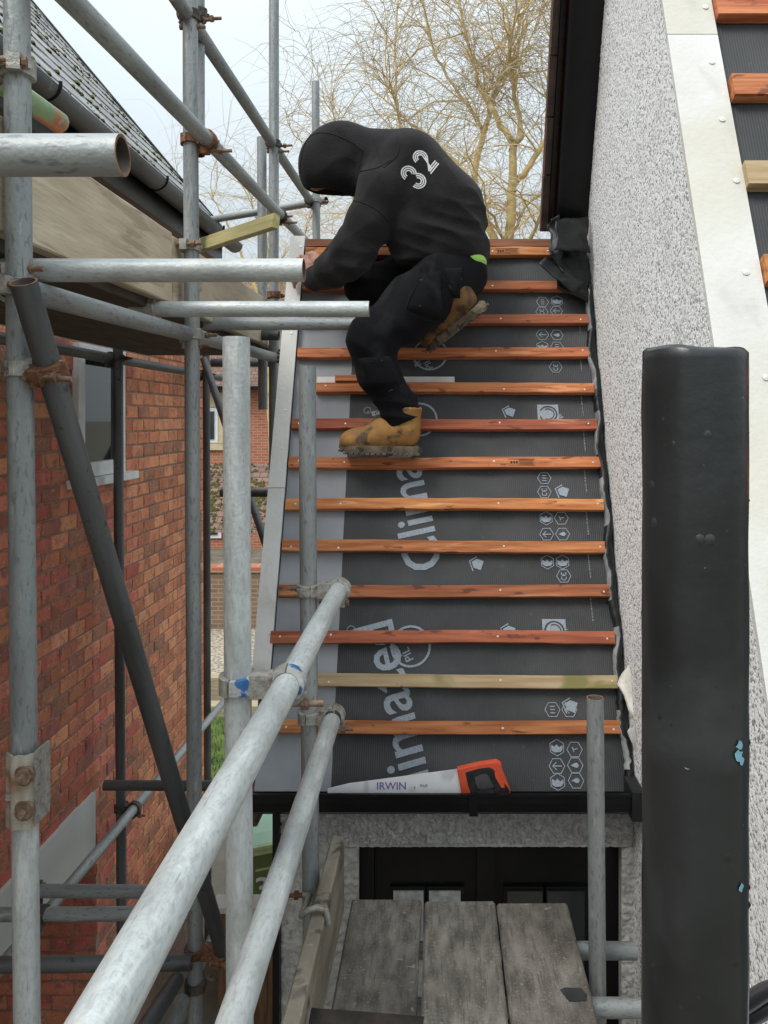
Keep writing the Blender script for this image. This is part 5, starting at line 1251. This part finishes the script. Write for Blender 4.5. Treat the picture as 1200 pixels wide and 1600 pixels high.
# hems: cut square above the boots
ax = (ankL - kneeL); ax /= np.linalg.norm(ax)
X = np.meshgrid(*tr_.ax, indexing='ij'); qd = (X[0]-ankL[0])*.42 + (X[2]-ankL[2])*-1.0 - .022
reg = X[2] < kneeL[2] - .1; tr_.F[reg] = np.maximum(tr_.F[reg], qd[reg])
trou = sobj(tr_, 'trousers', M_trou, person, 2)
bvt = BVHTree.FromPolygons([v.co for v in trou.data.vertices], [p.vertices for p in trou.data.polygons])
def onT(px, py, off):
    d = (P(px, py, 3) - Vector((0,0,H))).normalized(); h = bvt.ray_cast(Vector((0,0,H)) + d*2.2, d, 2.5)
    return None if h[0] is None else h[0] + h[1]*off
def patchT(poly_, name, off, n=10):
    # quad patch in picture coordinates laid on the cloth
    a, b_, c, d = [Vector((*p_, 0)) for p_ in poly_]; m = MB(); W_ = n+1; last = None
    for j in range(n+1):
        for i in range(n+1):
            u, v = i/n, j/n; p_ = a.lerp(b_, u).lerp(d.lerp(c, u), v); e = 0 if (i in (0,n) or j in (0,n)) else 1
            h = onT(p_.x, p_.y, .001 + off*e + .002*math.sin(u*9+v*5)*e); h = h or last; last = h; m.v.append(tuple(h))
    for j in range(n):
        for i in range(n): m.f.append((j*W_+i, j*W_+i+1, (j+1)*W_+i+1, (j+1)*W_+i)); m.m.append(0); m.sm.append(True)
    return m.obj(name, M_trou, trou)
patchT([(646,428),(690,424),(692,500),(632,485)], 'holster_pocket', .012)
patchT([(692,420),(722,418),(716,470),(706,462)], 'pocket_flap', .014)
patchT([(560,560),(610,556),(626,600),(578,606)], 'knee_pad_pocket', .008)
for pts in ([(657,418),(655,440),(640,470),(633,484)], [(664,418),(672,440),(688,452),(692,470)], [(633,485),(660,498),(692,500)]):
    pp = [h for h in (onT(px, py, .012) for px, py in spl(pts)) if h is not None]
    if len(pp) > 2: MB().path(pp, .002, 5).obj('seam', M_trou, trou)
# --- boots
def boot(Mb, mat, name):
    up = SDF((-.05,-.075,-.02), (.34,.075,.24), .005)
    up.chain([(.055,0,.068), (.15,0,.060), (.235,0,.046), (.262,0,.041)], [.048,.044,.039,.035], .03)
    up.chain([(.055,0,.10), (.058,0,.17), (.06,0,.205)], [.052,.054,.056], .03).cap((.10,0,.11), (.17,0,.072), .043, .036, .03)
    up.ell((.262,0,.042), (.043,.044,.032), None, .02)
    up.plane((0,0,.020), (0,0,-1)).plane((0,0,.172), (-.12,0,1))
    up.disp(lambda x, y, z: .0022*np.sin(70*x+40*z+2*np.sin(40*y))*np.exp(-((x-.14)/.06)**2) + .0012*np.sin(95*z+30*x))
    def place(o):
        for v in o.data.vertices: v.co = Mb @ v.co
        return o
    bt = place(sobj(up, name, mat, person, 2))
    # sole: outlined slab with heel and lugs
    out_ = [(-.006,0),(.0,-.030),(.03,-.043),(.09,-.038),(.15,-.042),(.22,-.052),(.27,-.046),(.300,-.022),(.308,0)]; out_ = out_ + [(x, -y) for x, y in out_[-2:0:-1]]; m = MB(); n = len(out_)
    lv = [(.0,.97),(.003,1.0),(.016,1.0),(.025,.965),(.030,.91)]
    vs = []
    for z, s_ in lv:
        for x, y in out_: zz = z + (.010 if x > .27 and z < .02 else 0) ; vs.append(((x-.15)*s_+.15, y*s_, zz))
    m.add(vs, [(j*n+i, j*n+(i+1) % n, (j+1)*n+(i+1) % n, (j+1)*n+i) for j in range(len(lv)-1) for i in range(n)] + [tuple(range(n))[::-1], tuple((len(lv)-1)*n+i for i in range(n))])
    so = place(m.obj('sole', M_sole, bt))
    lg = MB()
    for k in range(15):
        x = .002 + k*.0205
        if .095 < x < .125: continue
        wd = .036 if x < .1 else .045
        if x > .27: wd = .034
        for s_ in (-1, 1): lg.box((x, s_*wd - .009, -.0035 + (.008 if x > .27 else 0)), (x+.015, s_*wd + .007, .004 + (.008 if x > .27 else 0)))
        lg.box((x+.002, -.02, -.009+ (.008 if x > .27 else 0)), (x+.011, .02, .003 + (.008 if x > .27 else 0)))
    place(lg.obj('tread_lugs', M_sole, so))
    lc = MB()
    for k, (x, z) in enumerate(((.185,.094),(.165,.108),(.147,.125),(.132,.142))):
        lc.path([(x, -.034, z-.012), (x-.004, -.015, z+.003), (x-.006, .015, z+.003), (x-.004, .034, z-.012)], .0028, 6)
    lc.path([(.135,-.01,.148),(.16,-.03,.160),(.178,-.045,.142),(.165,-.046,.128),(.15,-.03,.136)], .0025, 6).path([(.14,.0,.146),(.17,-.01,.138),(.195,-.035,.10),(.20,-.046,.085)], .0025, 6)
    place(lc.obj('laces', M_lace, bt))
    cf = SDF((-.05,-.09,.12), (.16,.09,.25), .006); cf.chain([(.058,0,.150),(.06,0,.17)], [.057,.058], .01).plane((0,0,.176), (0,0,1)).plane((0,0,.150), (0,0,-1))
    place(sobj(cf, 'collar', M_sole, bt, 1))
    return bt
def frame(o, x, z):
    x = Vector(x).normalized(); z = Vector(z); z = (z - x*z.dot(x)).normalized(); y = z.cross(x); M = Matrix((tuple(x)+(0,), tuple(y)+(0,), tuple(z)+(0,), (0,0,0,1))).transposed(); M.translation = o; return M
bL = P(657,708,3.005)
boot(frame(bL, (-1, .03, .022), (0,-.1,1)), M_boot, 'boot')
bR = P(759,480,3.0)
boot(frame(bR, (-.214, .16, -.150), (-.58,-.22,.78)), M_boot2, 'boot')
